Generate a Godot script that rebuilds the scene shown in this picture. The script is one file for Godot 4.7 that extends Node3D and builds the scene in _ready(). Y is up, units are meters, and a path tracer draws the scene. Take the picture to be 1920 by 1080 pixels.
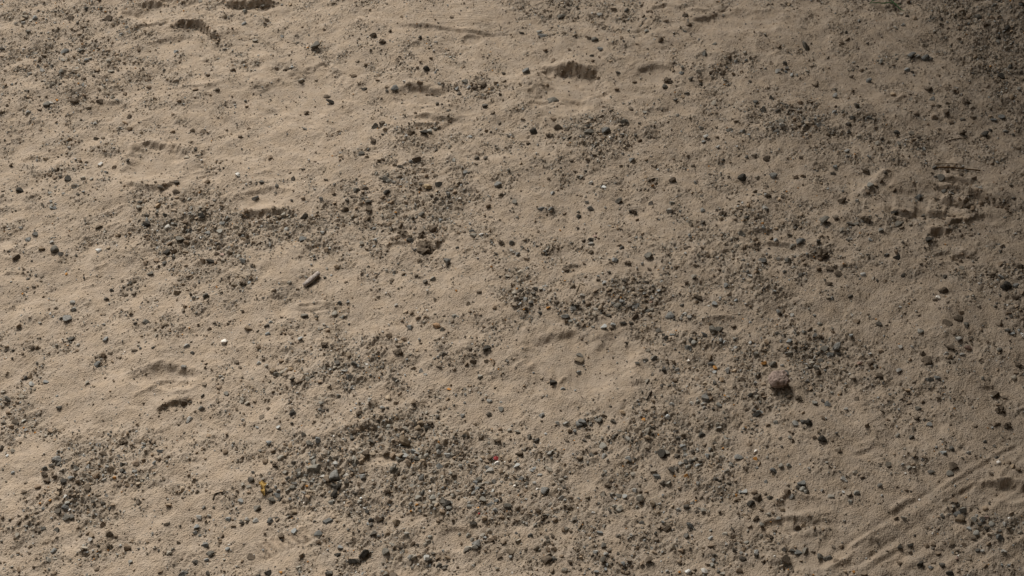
extends Node3D
# A patch of dry, dusty earth with gravel, shoe prints and tyre marks, seen from standing height.
# Positions are in millimetres on the ground: x to the right, z towards the viewer.

# gravelly patches (positive) and smooth trodden dust (negative): x, z, radius x, radius z, strength
const PATCHES := [
	[-543,-2148,101,82,1.00],
	[-369,-2155,92,57,0.75],
	[-499,-2039,98,56,0.50],
	[-178,-2209,122,124,0.65],
	[-249,-2288,67,65,0.50],
	[-145,-2089,54,51,0.50],
	[201,-1963,52,57,1.00],
	[103,-1923,39,33,0.90],
	[17,-1963,39,43,0.85],
	[-158,-1646,75,55,1.00],
	[-262,-1571,77,58,0.95],
	[-123,-1571,100,74,0.90],
	[-30,-1539,84,67,0.75],
	[-213,-1539,61,62,0.70],
	[151,-1668,103,45,0.65],
	[258,-1613,63,76,0.75],
	[486,-1834,59,56,0.90],
	[330,-1859,76,101,0.55],
	[374,-1737,90,94,0.55],
	[240,-1797,41,73,0.55],
	[-605,-1592,81,69,0.80],
	[-632,-1499,90,60,0.60],
	[-746,-1691,44,51,0.90],
	[-266,-1809,79,74,0.75],
	[-330,-1785,41,48,0.50],
	[150,-2448,70,71,0.85],
	[465,-2672,79,63,0.75],
	[557,-2502,101,82,0.85],
	[710,-2457,100,106,0.60],
	[850,-2548,82,93,0.60],
	[992,-2805,131,232,0.70],
	[960,-2623,73,116,0.60],
	[-894,-2702,138,120,0.60],
	[-991,-2847,132,107,0.50],
	[-837,-2847,88,86,0.45],
	[-809,-2548,102,93,0.50],
	[-872,-2422,99,104,0.30],
	[111,-2890,89,61,0.65],
	[-73,-2604,73,53,0.60],
	[-282,-2623,73,77,0.40],
	[-219,-2440,80,53,0.45],
	[30,-1499,150,80,0.50],
	[177,-1440,118,58,0.55],
	[-176,-1421,117,47,0.55],
	[439,-1421,88,38,0.50],
	[451,-2148,129,82,0.50],
	[392,-2032,107,70,0.60],
	[645,-1459,67,44,0.70],
	[785,-2692,85,50,0.50],
	[923,-2511,51,36,0.50],
	[750,-2405,79,34,0.30],
	[-389,-2763,97,72,0.35],
	[-674,-2722,43,30,0.30],
	[619,-2163,74,76,0.35],
	[668,-1821,75,74,0.50],
	[564,-1797,66,61,0.45],
	[789,-2018,62,70,0.50],
	[331,-2148,74,90,0.30],
	[279,-2304,86,82,0.30],
	[219,-2118,109,88,0.30],
	[-68,-1859,59,63,0.45],
	[-50,-1797,41,36,0.40],
	[36,-2089,81,58,0.40],
	[322,-1560,84,52,0.40],
	[402,-1581,62,42,0.40],
	[568,-1560,77,63,0.30],
	[-801,-2193,103,77,0.30],
	[-758,-1846,59,50,0.40],
	[-621,-1923,78,53,0.30],
	[549,-1714,65,69,0.40],
	[-431,-1737,65,47,0.30],
	[-320,-1680,64,68,0.40],
	[-459,-1412,88,38,0.35],
	[-403,-1479,45,39,0.40],
	[99,-1797,108,91,-0.80],
	[-400,-2457,110,106,-0.80],
	[-494,-2566,62,75,-0.40],
	[-433,-2227,66,38,-0.90],
	[-110,-2858,133,56,-0.80],
	[483,-2836,121,75,-0.80],
	[453,-2763,76,62,-0.60],
	[-650,-1731,97,53,-0.70],
	[-541,-1761,74,42,-0.70],
	[-696,-1581,35,74,-0.70],
	[-484,-1469,52,44,-0.80],
	[-326,-1519,38,30,-0.30],
	[-356,-2032,71,49,-0.60],
	[-79,-1963,52,40,-0.50],
	[-189,-1910,52,52,-0.40],
	[38,-2216,75,54,-0.60],
	[510,-1489,60,60,-0.60],
	[699,-1529,46,31,-0.80],
	[564,-1897,77,52,-0.50],
	[733,-1884,77,64,-0.50],
	[702,-1749,49,35,-0.60],
	[197,-2046,54,42,-0.30],
	[389,-1603,47,43,-0.40],
	[403,-1529,53,41,-0.50],
	[169,-2662,126,79,-0.60],
	[103,-2585,93,104,-0.80],
	[248,-2585,62,76,-0.60],
	[-174,-2557,72,52,-0.70],
	[-285,-2529,61,46,-0.40],
	[651,-2585,124,113,-0.40],
	[509,-2604,83,76,-0.40],
	[814,-2784,109,63,-0.50],
	[840,-2457,80,53,-0.50],
	[0,-1725,65,47,-0.50],
	[-759,-1963,70,54,-0.50],
	[-350,-2566,93,94,-0.50],
	[-649,-2337,68,75,-0.70],
	[-773,-2520,41,33,-0.70],
	[343,-1904,43,32,-0.60],
	[-74,-1445,41,29,-0.60],
	[-80,-1412,29,19,-0.40],
	[217,-1581,46,32,-0.30],
	[-186,-1592,31,15,-0.70],
	[708,-1668,48,45,-0.50],
	[483,-1702,48,46,-0.30],
	[-590,-2272,57,48,-0.50],
	[812,-2118,64,44,-0.40],
	[708,-2288,57,40,-0.50],
	[521,-2784,130,83,-0.40],
	[-319,-1431,51,33,-0.85],
	[668,-2623,209,77,-0.40],
	[514,-1431,103,48,-0.50],
	[693,-1603,70,54,-0.50],
	[-467,-2354,58,67,-0.40],
	[-327,-2304,77,65,-0.40],
	[0,-2722,160,81,-0.50],
	[-352,-2847,165,64,-0.30],
	[32,-1691,96,34,-0.40],
	[-174,-1963,105,81,-0.40],
	[-448,-1859,76,63,-0.40],
	[-745,-2018,106,83,-0.40],
	[-616,-1809,100,61,-0.40],
	[500,-2304,115,49,-0.40],
	[149,-2193,130,61,-0.40],
	[645,-1963,105,67,-0.40],
	[471,-1624,94,65,-0.40],
	[-378,-1459,45,39,-0.40],
	[-582,-1714,113,58,-0.50],
]
# shoe prints and hollows: x, z, radius x, radius z, turn (degrees), depth, rim
const PRINTS := [
	[106,-2589,81,87,0,10.4,2.8],
	[100,-2520,61,40,0,3.8,1.4],
	[-650,-2340,60,63,-15,7.6,3.5],
	[-766,-2520,37,31,20,3.8,1.0],
	[278,-2643,55,43,0,4.8,1.4],
	[-170,-2563,57,41,0,5.7,2.1],
	[-132,-2520,61,18,0,2.0,0.8],
	[-161,-2484,45,14,0,2.5,0.8],
	[-433,-2227,58,31,0,3.8,1.4],
	[104,-1797,104,75,0,4.8,1.4],
	[-535,-1775,58,31,0,5.7,2.1],
	[-523,-1758,37,17,0,2.8,1.4],
	[-728,-2886,78,57,-15,8.5,3.5],
	[-668,-2753,65,45,0,4.8,0.7],
	[-542,-2912,67,20,0,4.0,1.2],
	[712,-1534,46,20,5,8.5,2.8],
	[-81,-2779,26,19,10,4.0,1.2],
	[-325,-1943,39,13,-8,3.0,1.0],
	[284,-2507,28,18,0,1.5,0.6],
	[342,-1900,34,21,0,3.8,1.0],
	[-74,-1445,35,21,0,3.8,1.0],
	[-190,-1597,30,11,0,2.5,0.8],
	[-865,-2111,27,13,10,4.5,0.8],
	[-843,-2077,20,10,0,4.0,0.8],
	[-819,-2015,27,12,5,4.5,0.8],
	[-891,-2224,15,14,0,3.5,0.8],
	[766,-2224,24,14,15,4.5,1.6],
	[775,-2178,20,12,10,3.0,1.2],
	[826,-2178,28,15,0,3.5,1.2],
	[733,-2133,22,12,0,3.0,1.2],
	[739,-2074,36,14,-5,3.0,1.2],
	[690,-2193,47,18,5,3.0,0.8],
	[-301,-1499,30,12,0,2.0,0.8],
	[735,-1749,23,12,0,4.0,0.8],
	[655,-1815,25,10,0,3.0,0.8],
	[407,-1509,45,18,0,4.8,1.4],
	[447,-1474,30,8,0,2.0,0.8],
	[388,-1474,45,14,0,4.8,1.4],
	[-401,-2566,113,112,0,5.7,1.4],
	[485,-2847,110,56,0,3.8,1.4],
	[452,-2089,54,20,0,4.8,1.4],
	[529,-2060,45,13,10,3.0,1.2],
	[421,-2133,37,15,0,2.5,0.8],
	[-182,-2115,27,12,0,4.0,1.6],
	[-145,-2100,31,12,0,4.5,1.6],
	[-188,-2145,20,12,0,4.0,1.6],
	[103,-2039,20,11,0,2.5,0.8],
	[-876,-2354,19,15,0,2.0,0.8],
	[-423,-2304,58,15,-10,2.0,0.8],
	[-542,-2296,21,11,-15,3.5,1.2],
	[-562,-2304,15,10,0,3.0,0.8],
	[-610,-2585,52,15,0,3.0,0.8],
	[393,-2698,32,20,0,2.5,0.8],
]
# crust edges that drop towards the viewer: [x, z, x, z ...], height, crumble
const LEDGES := [
	[[-699,-2821,-676,-2836,-643,-2836,-615,-2800,-589,-2767],13,4],
	[[-605,-2921,-571,-2917,-538,-2924,-499,-2928],13,3],
	[[-780,-2809,-746,-2832,-707,-2847],6,2],
	[[-242,-2847,-214,-2836,-176,-2832,-126,-2821,-87,-2809,0,-2796],5,1.5],
	[[-104,-2821,-89,-2784,-72,-2738],4,1.5],
	[[84,-2658,121,-2670,147,-2656,165,-2645],10,3],
	[[242,-2662,280,-2680,318,-2666],5,1.5],
	[[284,-2897,325,-2917,361,-2886],6,2],
	[[364,-2851,409,-2862,428,-2884,439,-2864],5,2],
	[[361,-2886,417,-2890],3,1.5],
	[[-205,-2593,-171,-2602,-132,-2580],6,2],
	[[-484,-2192,-452,-2193,-424,-2196,-396,-2190],8,3],
	[[-539,-1700,-514,-1720,-487,-1731],7,3],
	[[-695,-2278,-655,-2262,-626,-2259,-589,-2291],6,2],
	[[-559,-1635,-543,-1633],6,2],
	[[693,-1554,715,-1553,732,-1535],7,2],
	[[180,-1756,203,-1765],4,1.5],
	[[41,-2522,71,-2500,111,-2486],4,2],
	[[-182,-2504,-141,-2489,-91,-2491],6,2.5],
	[[-190,-2464,-151,-2471,-125,-2457],6,2],
	[[130,-2608,161,-2606],2.5,1],
	[[54,-2598,85,-2608],2.5,1],
	[[-230,-1657,-215,-1668,-203,-1673],9,3],
	[[-122,-1626,-110,-1635,-98,-1626],8,3],
	[[300,-2520,273,-2524],3,1.5],
	[[756,-2235,776,-2227,802,-2215],12.8,3],
	[[754,-2280,799,-2267,848,-2232,870,-2206],9.6,3],
	[[773,-2304,831,-2285],8,2.5],
	[[723,-2198,758,-2186],9.6,2.5],
	[[754,-2166,784,-2178,791,-2166],9.6,2.5],
	[[715,-2133,735,-2142,746,-2130],9.6,2.5],
	[[663,-2201,708,-2190],8,2.5],
	[[739,-2074,768,-2083,784,-2074],8,2.5],
	[[671,-2272,711,-2253],4.8,2],
	[[238,-2811,253,-2809,261,-2826,273,-2817],4,1.5],
	[[241,-2792,261,-2794],3,1.5],
	[[-355,-1942,-321,-1944,-291,-1954],4,1.5],
	[[-218,-2096,-196,-2121,-173,-2118],6,3],
	[[-159,-2100,-146,-2111,-125,-2100],8,3],
	[[380,-1474,395,-1471],4,2],
	[[350,-1413,380,-1415],5,2],
]
# narrow raised lines and grooves of tyre tread and drag marks: [x, z ...], height, width
const TREADS := [
	[[559,-2886,573,-2830,589,-2767,611,-2714,641,-2666,667,-2618,699,-2574,725,-2538,753,-2496,782,-2443],8,4.5],
	[[561,-2877,575,-2824,591,-2761,614,-2708,643,-2660,669,-2612,701,-2568,727,-2533,755,-2491],-7,4.5],
	[[601,-1532,646,-1566,683,-1592,723,-1622,763,-1647],4.5,3.5],
	[[602,-1528,647,-1562,683,-1588,723,-1618,762,-1643],-4.5,3.5],
	[[636,-1536,669,-1558],4.5,3.5],
	[[637,-1532,670,-1555],-4.5,3],
	[[697,-1558,719,-1581,758,-1626],4,4],
	[[698,-1555,721,-1578,756,-1620],-4,4],
	[[470,-1387,497,-1410,516,-1424,536,-1440,545,-1450],5,4],
	[[472,-1384,499,-1406,518,-1420,537,-1436],-5,4],
	[[464,-1401,486,-1419,503,-1432],4,4],
	[[464,-1398,488,-1415,505,-1430],-4,3],
	[[492,-1452,513,-1464,532,-1478],4,4],
	[[493,-1448,513,-1460,533,-1474],-4,3],
	[[463,-1431,500,-1455],3,4],
	[[420,-1390,452,-1410,468,-1416],3,4],
	[[500,-1613,522,-1626,537,-1635],4,4],
	[[501,-1609,523,-1622,538,-1631],-4,4],
	[[503,-1633,536,-1641,554,-1630],2.5,4],
	[[534,-1499,553,-1519,566,-1529],3,4],
	[[565,-1521,574,-1529],3,4],
	[[615,-2237,639,-2264,663,-2296,684,-2324],9,8],
	[[763,-2576,732,-2548,718,-2557],3,4],
	[[576,-2873,596,-2858,611,-2847],2.5,3],
	[[579,-2826,603,-2809],3,3],
	[[-729,-1794,-710,-1803,-697,-1805],4,3.5],
	[[-735,-1687,-719,-1697,-701,-1708],5,4],
	[[-736,-1635,-719,-1646],3,4],
	[[-714,-1989,-689,-2004],3,3],
	[[-704,-2043,-677,-2057],3.5,3],
	[[-701,-2155,-679,-2163],2.5,3],
	[[-720,-2181,-679,-2212],3,3],
	[[-714,-2018,-689,-2028],2.5,3],
	[[-581,-1731,-541,-1758],2,3],
	[[-575,-1777,-557,-1758,-531,-1748,-503,-1754,-480,-1777],3,4],
	[[-548,-1775,-534,-1765,-514,-1768],2,3],
	[[79,-1809,42,-1819],1.5,3],
	[[66,-1763,84,-1785],2.5,3],
	[[25,-1797,42,-1827],2,3],
	[[-765,-2784,-752,-2792],2.5,3],
	[[-718,-2457,-701,-2473],4,3],
	[[-702,-2478,-681,-2489],3,3],
	[[-779,-2482,-753,-2495],-4,4],
	[[-769,-2452,-748,-2457],-4,4],
	[[-756,-2434,-716,-2432],-3,4],
	[[138,-2604,145,-2581],-2,2.5],
	[[-618,-2742,-569,-2702],2,2.5],
	[[-627,-2732,-593,-2686],1.5,2.5],
	[[-555,-2836,-538,-2794],2,4],
	[[107,-1983,108,-2004],0.5,2],
	[[0,-1797,21,-1819],2,3],
	[[30,-2253,43,-2245,55,-2253],4,3],
	[[-381,-1630,-383,-1613],1,3],
	[[33,-1761,65,-1743],1.5,3],
	[[-123,-1808,-102,-1811],2,3],
	[[-749,-2815,-723,-2821],2,3],
	[[-469,-2371,-441,-2337,-424,-2312],-5,7],
	[[-455,-2413,-389,-2354],3,8],
	[[-527,-2585,-446,-2511],2,8],
	[[-610,-2585,-543,-2623],3,7],
	[[482,-2732,511,-2702,540,-2726],3,4],
	[[512,-2710,535,-2722],2,3],
	[[-360,-1445,-349,-1430,-335,-1416],3.8,2.6],
	[[-355,-1445,-344,-1430,-329,-1416],-3.8,2.8],
	[[-350,-1448,-339,-1432,-324,-1421],3.8,2.6],
	[[-345,-1448,-334,-1432,-319,-1421],-3.8,2.8],
	[[-340,-1455,-329,-1439,-315,-1429],3.8,2.6],
	[[-335,-1455,-324,-1439,-310,-1429],-3.8,2.8],
	[[-329,-1457,-319,-1442,-305,-1433],3.8,2.6],
	[[-324,-1457,-314,-1442,-299,-1433],-3.8,2.8],
	[[-319,-1464,-309,-1449,-295,-1441],3.8,2.6],
	[[-314,-1464,-304,-1449,-290,-1441],-3.8,2.8],
	[[-309,-1467,-298,-1452,-285,-1445],3.8,2.6],
	[[-304,-1467,-293,-1452,-279,-1445],-3.8,2.8],
	[[-299,-1474,-288,-1458,-275,-1454],3.8,2.6],
	[[-294,-1474,-283,-1458,-269,-1454],-3.8,2.8],
	[[-247,-2921,-146,-2917,-34,-2906],1.3,2.2],
	[[-243,-2912,-145,-2908,-31,-2897],1.3,2.2],
	[[-239,-2903,-145,-2898,-29,-2887],1.3,2.2],
	[[-235,-2893,-145,-2889,-27,-2878],1.3,2.2],
	[[-231,-2884,-144,-2880,-24,-2869],1.3,2.2],
	[[-227,-2875,-144,-2871,-22,-2860],1.3,2.2],
	[[-223,-2866,-144,-2862,-20,-2851],1.3,2.2],
	[[-220,-2857,-143,-2853,-18,-2842],1.3,2.2],
	[[-216,-2848,-143,-2844,-15,-2833],1.3,2.2],
	[[13,-1840,25,-1797,20,-1755],1,3],
	[[26,-1832,37,-1797,34,-1755],1,3],
	[[39,-1825,50,-1797,47,-1755],1,3],
	[[53,-1840,62,-1797,60,-1755],1,3],
	[[66,-1832,75,-1797,73,-1755],1,3],
	[[79,-1825,87,-1797,86,-1755],1,3],
	[[93,-1840,99,-1797,99,-1755],1,3],
	[[106,-1832,112,-1797,112,-1755],1,3],
	[[390,-1385,464,-1438,550,-1504,650,-1581],-1.7,3.6],
	[[415,-1385,489,-1438,575,-1504,676,-1581],1.7,3.6],
	[[439,-1385,514,-1438,601,-1504,702,-1581],-1.7,3.6],
	[[488,-1385,564,-1438,652,-1504,755,-1581],-1.7,3.6],
	[[513,-1385,589,-1438,678,-1504,781,-1581],1.7,3.6],
	[[562,-1385,639,-1438,729,-1504,834,-1581],1.7,3.6],
	[[611,-1385,689,-1438,780,-1504,886,-1581],1.7,3.6],
	[[636,-1385,714,-1438,806,-1504,912,-1581],-1.7,3.6],
	[[687,-2805,741,-2682,819,-2548,911,-2419],1.8,4],
	[[714,-2824,768,-2700,845,-2564,930,-2434],-1.8,4],
	[[742,-2843,795,-2718,872,-2581,949,-2450],1.8,4],
	[[769,-2862,822,-2736,898,-2598,968,-2466],-1.8,4],
]
# the larger pebbles: x, z, width, colour and shape code, label
const PEBBLES := [
	[-147,-2094,24.9,"cc","second larger brown earthy crumbly clod going outward below the pale tan stone"],
	[80,-2558,20.5,"gf","larger dull grey flat pebble down and left of the arched shoe print"],
	[-188,-2139,18.4,"cc","larger brown earthy crumbly clod down and left of the pale tan stone"],
	[523,-2074,18.0,"cc","second larger brown earthy crumbly clod going outward to the left of the crumbled tread ripples"],
	[615,-2173,18.5,"cc","first larger brown earthy crumbly clod going outward to the left of the crumbled tread ripples"],
	[106,-1819,16.7,"tf","larger tan flat pebble above the wide smooth print"],
	[-254,-1565,15.4,"lr","larger light grey rounded pebble to the right of the large rounded grey stone"],
	[-159,-1633,15.7,"tr","second larger tan rounded pebble going outward to the left of the red chip"],
	[-204,-1421,14.6,"ka","third larger blackish angular pebble going outward to the right of the curved tread marks"],
	[-179,-1831,15.9,"cc","larger brown earthy crumbly clod down and left of the orange tan pebble"],
	[47,-1407,13.8,"da","first larger dark brown angular pebble going outward down and right of the red chip"],
	[-396,-2745,18.8,"ga","larger dull grey angular pebble to the right of the crumbly earth ledge"],
	[142,-2433,17.4,"ga","first larger dull grey angular pebble going outward down and right of the arched shoe print"],
	[591,-2742,18.8,"ga","larger dull grey angular pebble up and left of the diagonal tyre edge"],
	[-154,-2124,16.0,"cc","first larger brown earthy crumbly clod going outward below the pale tan stone"],
	[-717,-1911,15.0,"lf","larger light grey flat pebble up and left of the ringed print"],
	[254,-1920,15.1,"lf","larger light grey flat pebble to the right of the bent straw"],
	[512,-1840,14.7,"la","larger light grey angular pebble up and right of the pinkish brown stone"],
	[708,-1979,15.3,"da","second larger dark brown angular pebble going outward below the crumbled tread ripples"],
	[717,-1907,15.0,"da","third larger dark brown angular pebble going outward below the crumbled tread ripples"],
	[695,-1894,15.0,"df","larger dark brown flat pebble below the crumbled tread ripples"],
	[650,-1812,14.6,"da","fourth larger dark brown angular pebble going outward to the right of the pinkish brown stone"],
	[-258,-1480,13.1,"bf","larger bluish grey flat pebble up and right of the curved tread marks"],
	[-218,-1411,12.8,"ka","second larger blackish angular pebble going outward to the right of the curved tread marks"],
	[138,-1552,13.4,"cc","larger brown earthy crumbly clod to the right of the red chip"],
	[629,-1485,13.1,"tr","larger tan rounded pebble down and left of the straight tyre lines"],
	[414,-2300,15.8,"ka","larger blackish angular pebble down and left of the diagonal tyre edge"],
	[539,-2163,15.2,"ga","second larger dull grey angular pebble going outward to the left of the crumbled tread ripples"],
	[739,-1741,13.4,"da","first larger dark brown angular pebble going outward above the straight tyre lines"],
	[-31,-1509,12.1,"lr","larger light grey rounded pebble below the red chip"],
	[-834,-2853,16.5,"da","first larger dark brown angular pebble going outward to the left of the crumbly earth ledge"],
	[-839,-2540,15.3,"da","second larger dark brown angular pebble going outward up and left of the smooth heel print"],
	[-898,-2728,16.1,"bf","larger bluish grey flat pebble to the left of the crumbly earth ledge"],
	[-349,-2555,15.4,"ka","larger blackish angular pebble up and right of the bright white chip"],
	[-445,-2663,15.8,"df","larger dark brown flat pebble to the right of the crumbly earth ledge"],
	[-57,-2602,15.6,"da","larger dark brown angular pebble below the ribbed sole mark"],
	[-256,-2458,15.0,"gr","larger dull grey rounded pebble up and left of the pale tan stone"],
	[62,-2787,16.3,"bf","larger bluish grey flat pebble up and left of the arched shoe print"],
	[102,-2864,16.6,"ga","larger dull grey angular pebble above the arched shoe print"],
	[211,-2466,15.0,"ga","second larger dull grey angular pebble going outward down and right of the arched shoe print"],
	[86,-2453,15.0,"da","first larger dark brown angular pebble going outward below the arched shoe print"],
	[71,-2425,14.9,"dc","larger dark brown crumbly pebble below the arched shoe print"],
	[306,-2619,15.6,"dc","larger dark brown crumbly pebble to the right of the arched shoe print"],
	[478,-2514,15.2,"gr","first larger dull grey rounded pebble going outward down and left of the diagonal tyre edge"],
	[823,-2695,15.9,"ba","second larger bluish grey angular pebble going outward down and right of the green grass blades"],
	[795,-2702,16.0,"ba","first larger bluish grey angular pebble going outward down and right of the green grass blades"],
	[840,-2438,14.9,"dc","first larger dark brown crumbly pebble going outward above the brown straw stalk"],
	[882,-2436,14.9,"ka","first larger blackish angular pebble going outward up and right of the brown straw stalk"],
	[928,-2498,15.2,"bf","second larger bluish grey flat pebble going outward up and right of the brown straw stalk"],
	[-631,-2156,13.8,"ka","first larger blackish angular pebble going outward below the smooth heel print"],
	[-775,-2090,13.6,"gr","larger dull grey rounded pebble down and left of the smooth heel print"],
	[-836,-2068,13.5,"da","second larger dark brown angular pebble going outward down and left of the smooth heel print"],
	[-507,-2059,13.5,"ka","larger blackish angular pebble to the left of the grey wood stick"],
	[-173,-2352,14.6,"da","larger dark brown angular pebble above the pale tan stone"],
	[-264,-2266,14.3,"da","second larger dark brown angular pebble going outward to the left of the pale tan stone"],
	[-136,-2150,13.8,"da","larger dark brown angular pebble below the pale tan stone"],
	[92,-2034,13.4,"cc","larger brown earthy crumbly clod up and left of the bent straw"],
	[213,-2205,14.0,"dc","second larger dark brown crumbly pebble going outward up and right of the bent straw"],
	[230,-2071,13.5,"ga","larger dull grey angular pebble up and right of the bent straw"],
	[584,-2232,14.1,"da","larger dark brown angular pebble to the left of the crumbled tread ripples"],
	[492,-2107,13.6,"ba","second larger bluish grey angular pebble going outward to the left of the crumbled tread ripples"],
	[421,-2053,13.4,"lr","larger light grey rounded pebble above the pinkish brown stone"],
	[542,-2023,13.3,"df","first larger dark brown flat pebble going outward up and right of the pinkish brown stone"],
	[720,-2242,14.2,"ba","first larger bluish grey angular pebble going outward to the left of the crumbled tread ripples"],
	[801,-2213,14.1,"da","first larger dark brown angular pebble going outward below the crumbled tread ripples"],
	[816,-1991,13.2,"ka","first larger blackish angular pebble going outward down and right of the crumbled tread ripples"],
	[800,-2018,13.3,"dc","larger dark brown crumbly pebble below the crumbled tread ripples"],
	[-551,-1979,13.1,"tr","larger tan rounded pebble above the ringed print"],
	[-499,-1720,12.1,"da","larger dark brown angular pebble down and right of the ringed print"],
	[-423,-1891,12.8,"tr","larger tan rounded pebble down and left of the grey wood stick"],
	[-41,-1840,12.6,"ka","larger blackish angular pebble down and right of the orange tan pebble"],
	[86,-1912,12.9,"lr","larger light grey rounded pebble down and left of the bent straw"],
	[201,-1938,13.0,"lr","larger light grey rounded pebble to the right of the bent straw"],
	[105,-1680,12.0,"ba","larger bluish grey angular pebble below the wide smooth print"],
	[304,-1963,13.1,"da","larger dark brown angular pebble to the right of the bent straw"],
	[368,-1694,12.0,"lr","larger light grey rounded pebble down and left of the pinkish brown stone"],
	[442,-1669,11.9,"ka","first larger blackish angular pebble going outward down and right of the pinkish brown stone"],
	[321,-1881,12.8,"gr","larger dull grey rounded pebble up and left of the pinkish brown stone"],
	[646,-1832,12.6,"dc","larger dark brown crumbly pebble to the right of the pinkish brown stone"],
	[789,-1800,12.5,"dc","second larger dark brown crumbly pebble going outward above the straight tyre lines"],
	[810,-1985,13.2,"ka","second larger blackish angular pebble going outward down and right of the crumbled tread ripples"],
	[737,-1705,12.1,"dc","first larger dark brown crumbly pebble going outward above the straight tyre lines"],
	[569,-1782,12.4,"da","second larger dark brown angular pebble going outward to the right of the pinkish brown stone"],
	[-661,-1596,11.7,"la","larger light grey angular pebble down and left of the ringed print"],
	[-577,-1576,11.6,"tr","larger tan rounded pebble down and left of the ringed print"],
	[-673,-1566,11.5,"da","fourth larger dark brown angular pebble going outward down and left of the ringed print"],
	[-252,-1532,11.4,"ka","second larger blackish angular pebble going outward down and right of the large rounded grey stone"],
	[-448,-1388,10.8,"lr","larger light grey rounded pebble to the left of the curved tread marks"],
	[-358,-1420,11.0,"df","larger dark brown flat pebble to the left of the curved tread marks"],
	[-314,-1495,11.3,"cc","larger brown earthy crumbly clod down and right of the yellow leaf scrap"],
	[-106,-1623,11.8,"gr","larger dull grey rounded pebble to the left of the red chip"],
	[-107,-1587,11.6,"ba","larger bluish grey angular pebble to the left of the red chip"],
	[-92,-1507,11.3,"ka","larger blackish angular pebble down and left of the red chip"],
	[-6,-1504,11.3,"ga","first larger dull grey angular pebble going outward below the red chip"],
	[-54,-1472,11.2,"ga","second larger dull grey angular pebble going outward below the red chip"],
	[-48,-1434,11.0,"la","larger light grey angular pebble below the red chip"],
	[-174,-1426,11.0,"gr","larger dull grey rounded pebble to the right of the curved tread marks"],
	[-48,-1558,11.5,"ga","larger dull grey angular pebble down and left of the red chip"],
	[47,-1537,11.4,"lr","larger light grey rounded pebble down and right of the red chip"],
	[217,-1472,11.2,"da","larger dark brown angular pebble below the thin dark twig"],
	[219,-1612,11.7,"ka","larger blackish angular pebble below the thin dark twig"],
	[186,-1409,10.9,"da","second larger dark brown angular pebble going outward down and right of the red chip"],
	[12,-1616,11.7,"da","larger dark brown angular pebble to the right of the red chip"],
	[395,-1428,11.0,"bf","larger bluish grey flat pebble to the left of the parallel tyre ridges"],
	[457,-1635,11.8,"ka","second larger blackish angular pebble going outward down and right of the pinkish brown stone"],
	[330,-1603,11.7,"lf","larger light grey flat pebble down and left of the pinkish brown stone"],
	[416,-1549,11.5,"ba","larger bluish grey angular pebble up and left of the parallel tyre ridges"],
	[375,-1411,10.9,"da","second larger dark brown angular pebble going outward to the left of the parallel tyre ridges"],
	[360,-1456,11.1,"dc","larger dark brown crumbly pebble to the left of the parallel tyre ridges"],
	[249,-1476,11.2,"ba","larger bluish grey angular pebble below the thin dark twig"],
	[349,-1524,11.4,"da","larger dark brown angular pebble up and left of the parallel tyre ridges"],
	[378,-1576,11.6,"ba","larger bluish grey angular pebble below the pinkish brown stone"],
	[638,-1584,11.6,"da","larger dark brown angular pebble to the left of the straight tyre lines"],
	[629,-1497,11.3,"bf","larger bluish grey flat pebble down and left of the straight tyre lines"],
	[558,-1406,10.9,"ka","first larger blackish angular pebble going outward to the right of the parallel tyre ridges"],
	[675,-1450,11.1,"ba","larger bluish grey angular pebble below the straight tyre lines"],
	[-164,-2436,13.9,"ka","larger blackish angular pebble above the pale tan stone"],
	[26,-2646,14.7,"ba","larger bluish grey angular pebble to the left of the arched shoe print"],
	[176,-2440,13.9,"ba","larger bluish grey angular pebble down and right of the arched shoe print"],
	[40,-2442,14.0,"ka","larger blackish angular pebble down and left of the arched shoe print"],
	[871,-2539,14.3,"dc","second larger dark brown crumbly pebble going outward above the brown straw stalk"],
	[-569,-2119,12.8,"ga","first larger dull grey angular pebble going outward below the smooth heel print"],
	[-359,-2122,12.8,"bf","larger bluish grey flat pebble above the grey wood stick"],
	[-19,-2243,13.2,"dc","larger dark brown crumbly pebble to the right of the pale tan stone"],
	[-275,-2258,13.3,"gr","larger dull grey rounded pebble to the left of the pale tan stone"],
	[-173,-2119,12.8,"ka","larger blackish angular pebble below the pale tan stone"],
	[368,-2190,13.0,"dc","third larger dark brown crumbly pebble going outward up and right of the bent straw"],
	[771,-2299,13.4,"ga","larger dull grey angular pebble to the left of the brown straw stalk"],
	[638,-2315,13.5,"dc","larger dark brown crumbly pebble to the left of the brown straw stalk"],
	[-646,-1804,11.6,"ba","larger bluish grey angular pebble to the left of the ringed print"],
	[-295,-1846,11.8,"dc","larger dark brown crumbly pebble below the grey wood stick"],
	[-123,-1672,11.2,"dc","larger dark brown crumbly pebble up and left of the red chip"],
	[493,-1842,11.8,"ga","larger dull grey angular pebble up and right of the pinkish brown stone"],
	[500,-1828,11.7,"ba","second larger bluish grey angular pebble going outward up and right of the pinkish brown stone"],
	[293,-1720,11.3,"la","larger light grey angular pebble to the right of the thin dark twig"],
	[407,-1805,11.6,"ga","larger dull grey angular pebble above the pinkish brown stone"],
	[691,-1844,11.8,"da","second larger dark brown angular pebble going outward above the straight tyre lines"],
	[644,-1769,11.5,"la","larger light grey angular pebble up and left of the straight tyre lines"],
	[741,-1673,11.2,"dc","larger dark brown crumbly pebble up and right of the straight tyre lines"],
	[-573,-1634,11.0,"dc","larger dark brown crumbly pebble down and left of the ringed print"],
	[-642,-1551,10.7,"ka","larger blackish angular pebble down and left of the ringed print"],
	[-269,-1460,10.4,"ba","larger bluish grey angular pebble up and right of the curved tread marks"],
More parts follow.
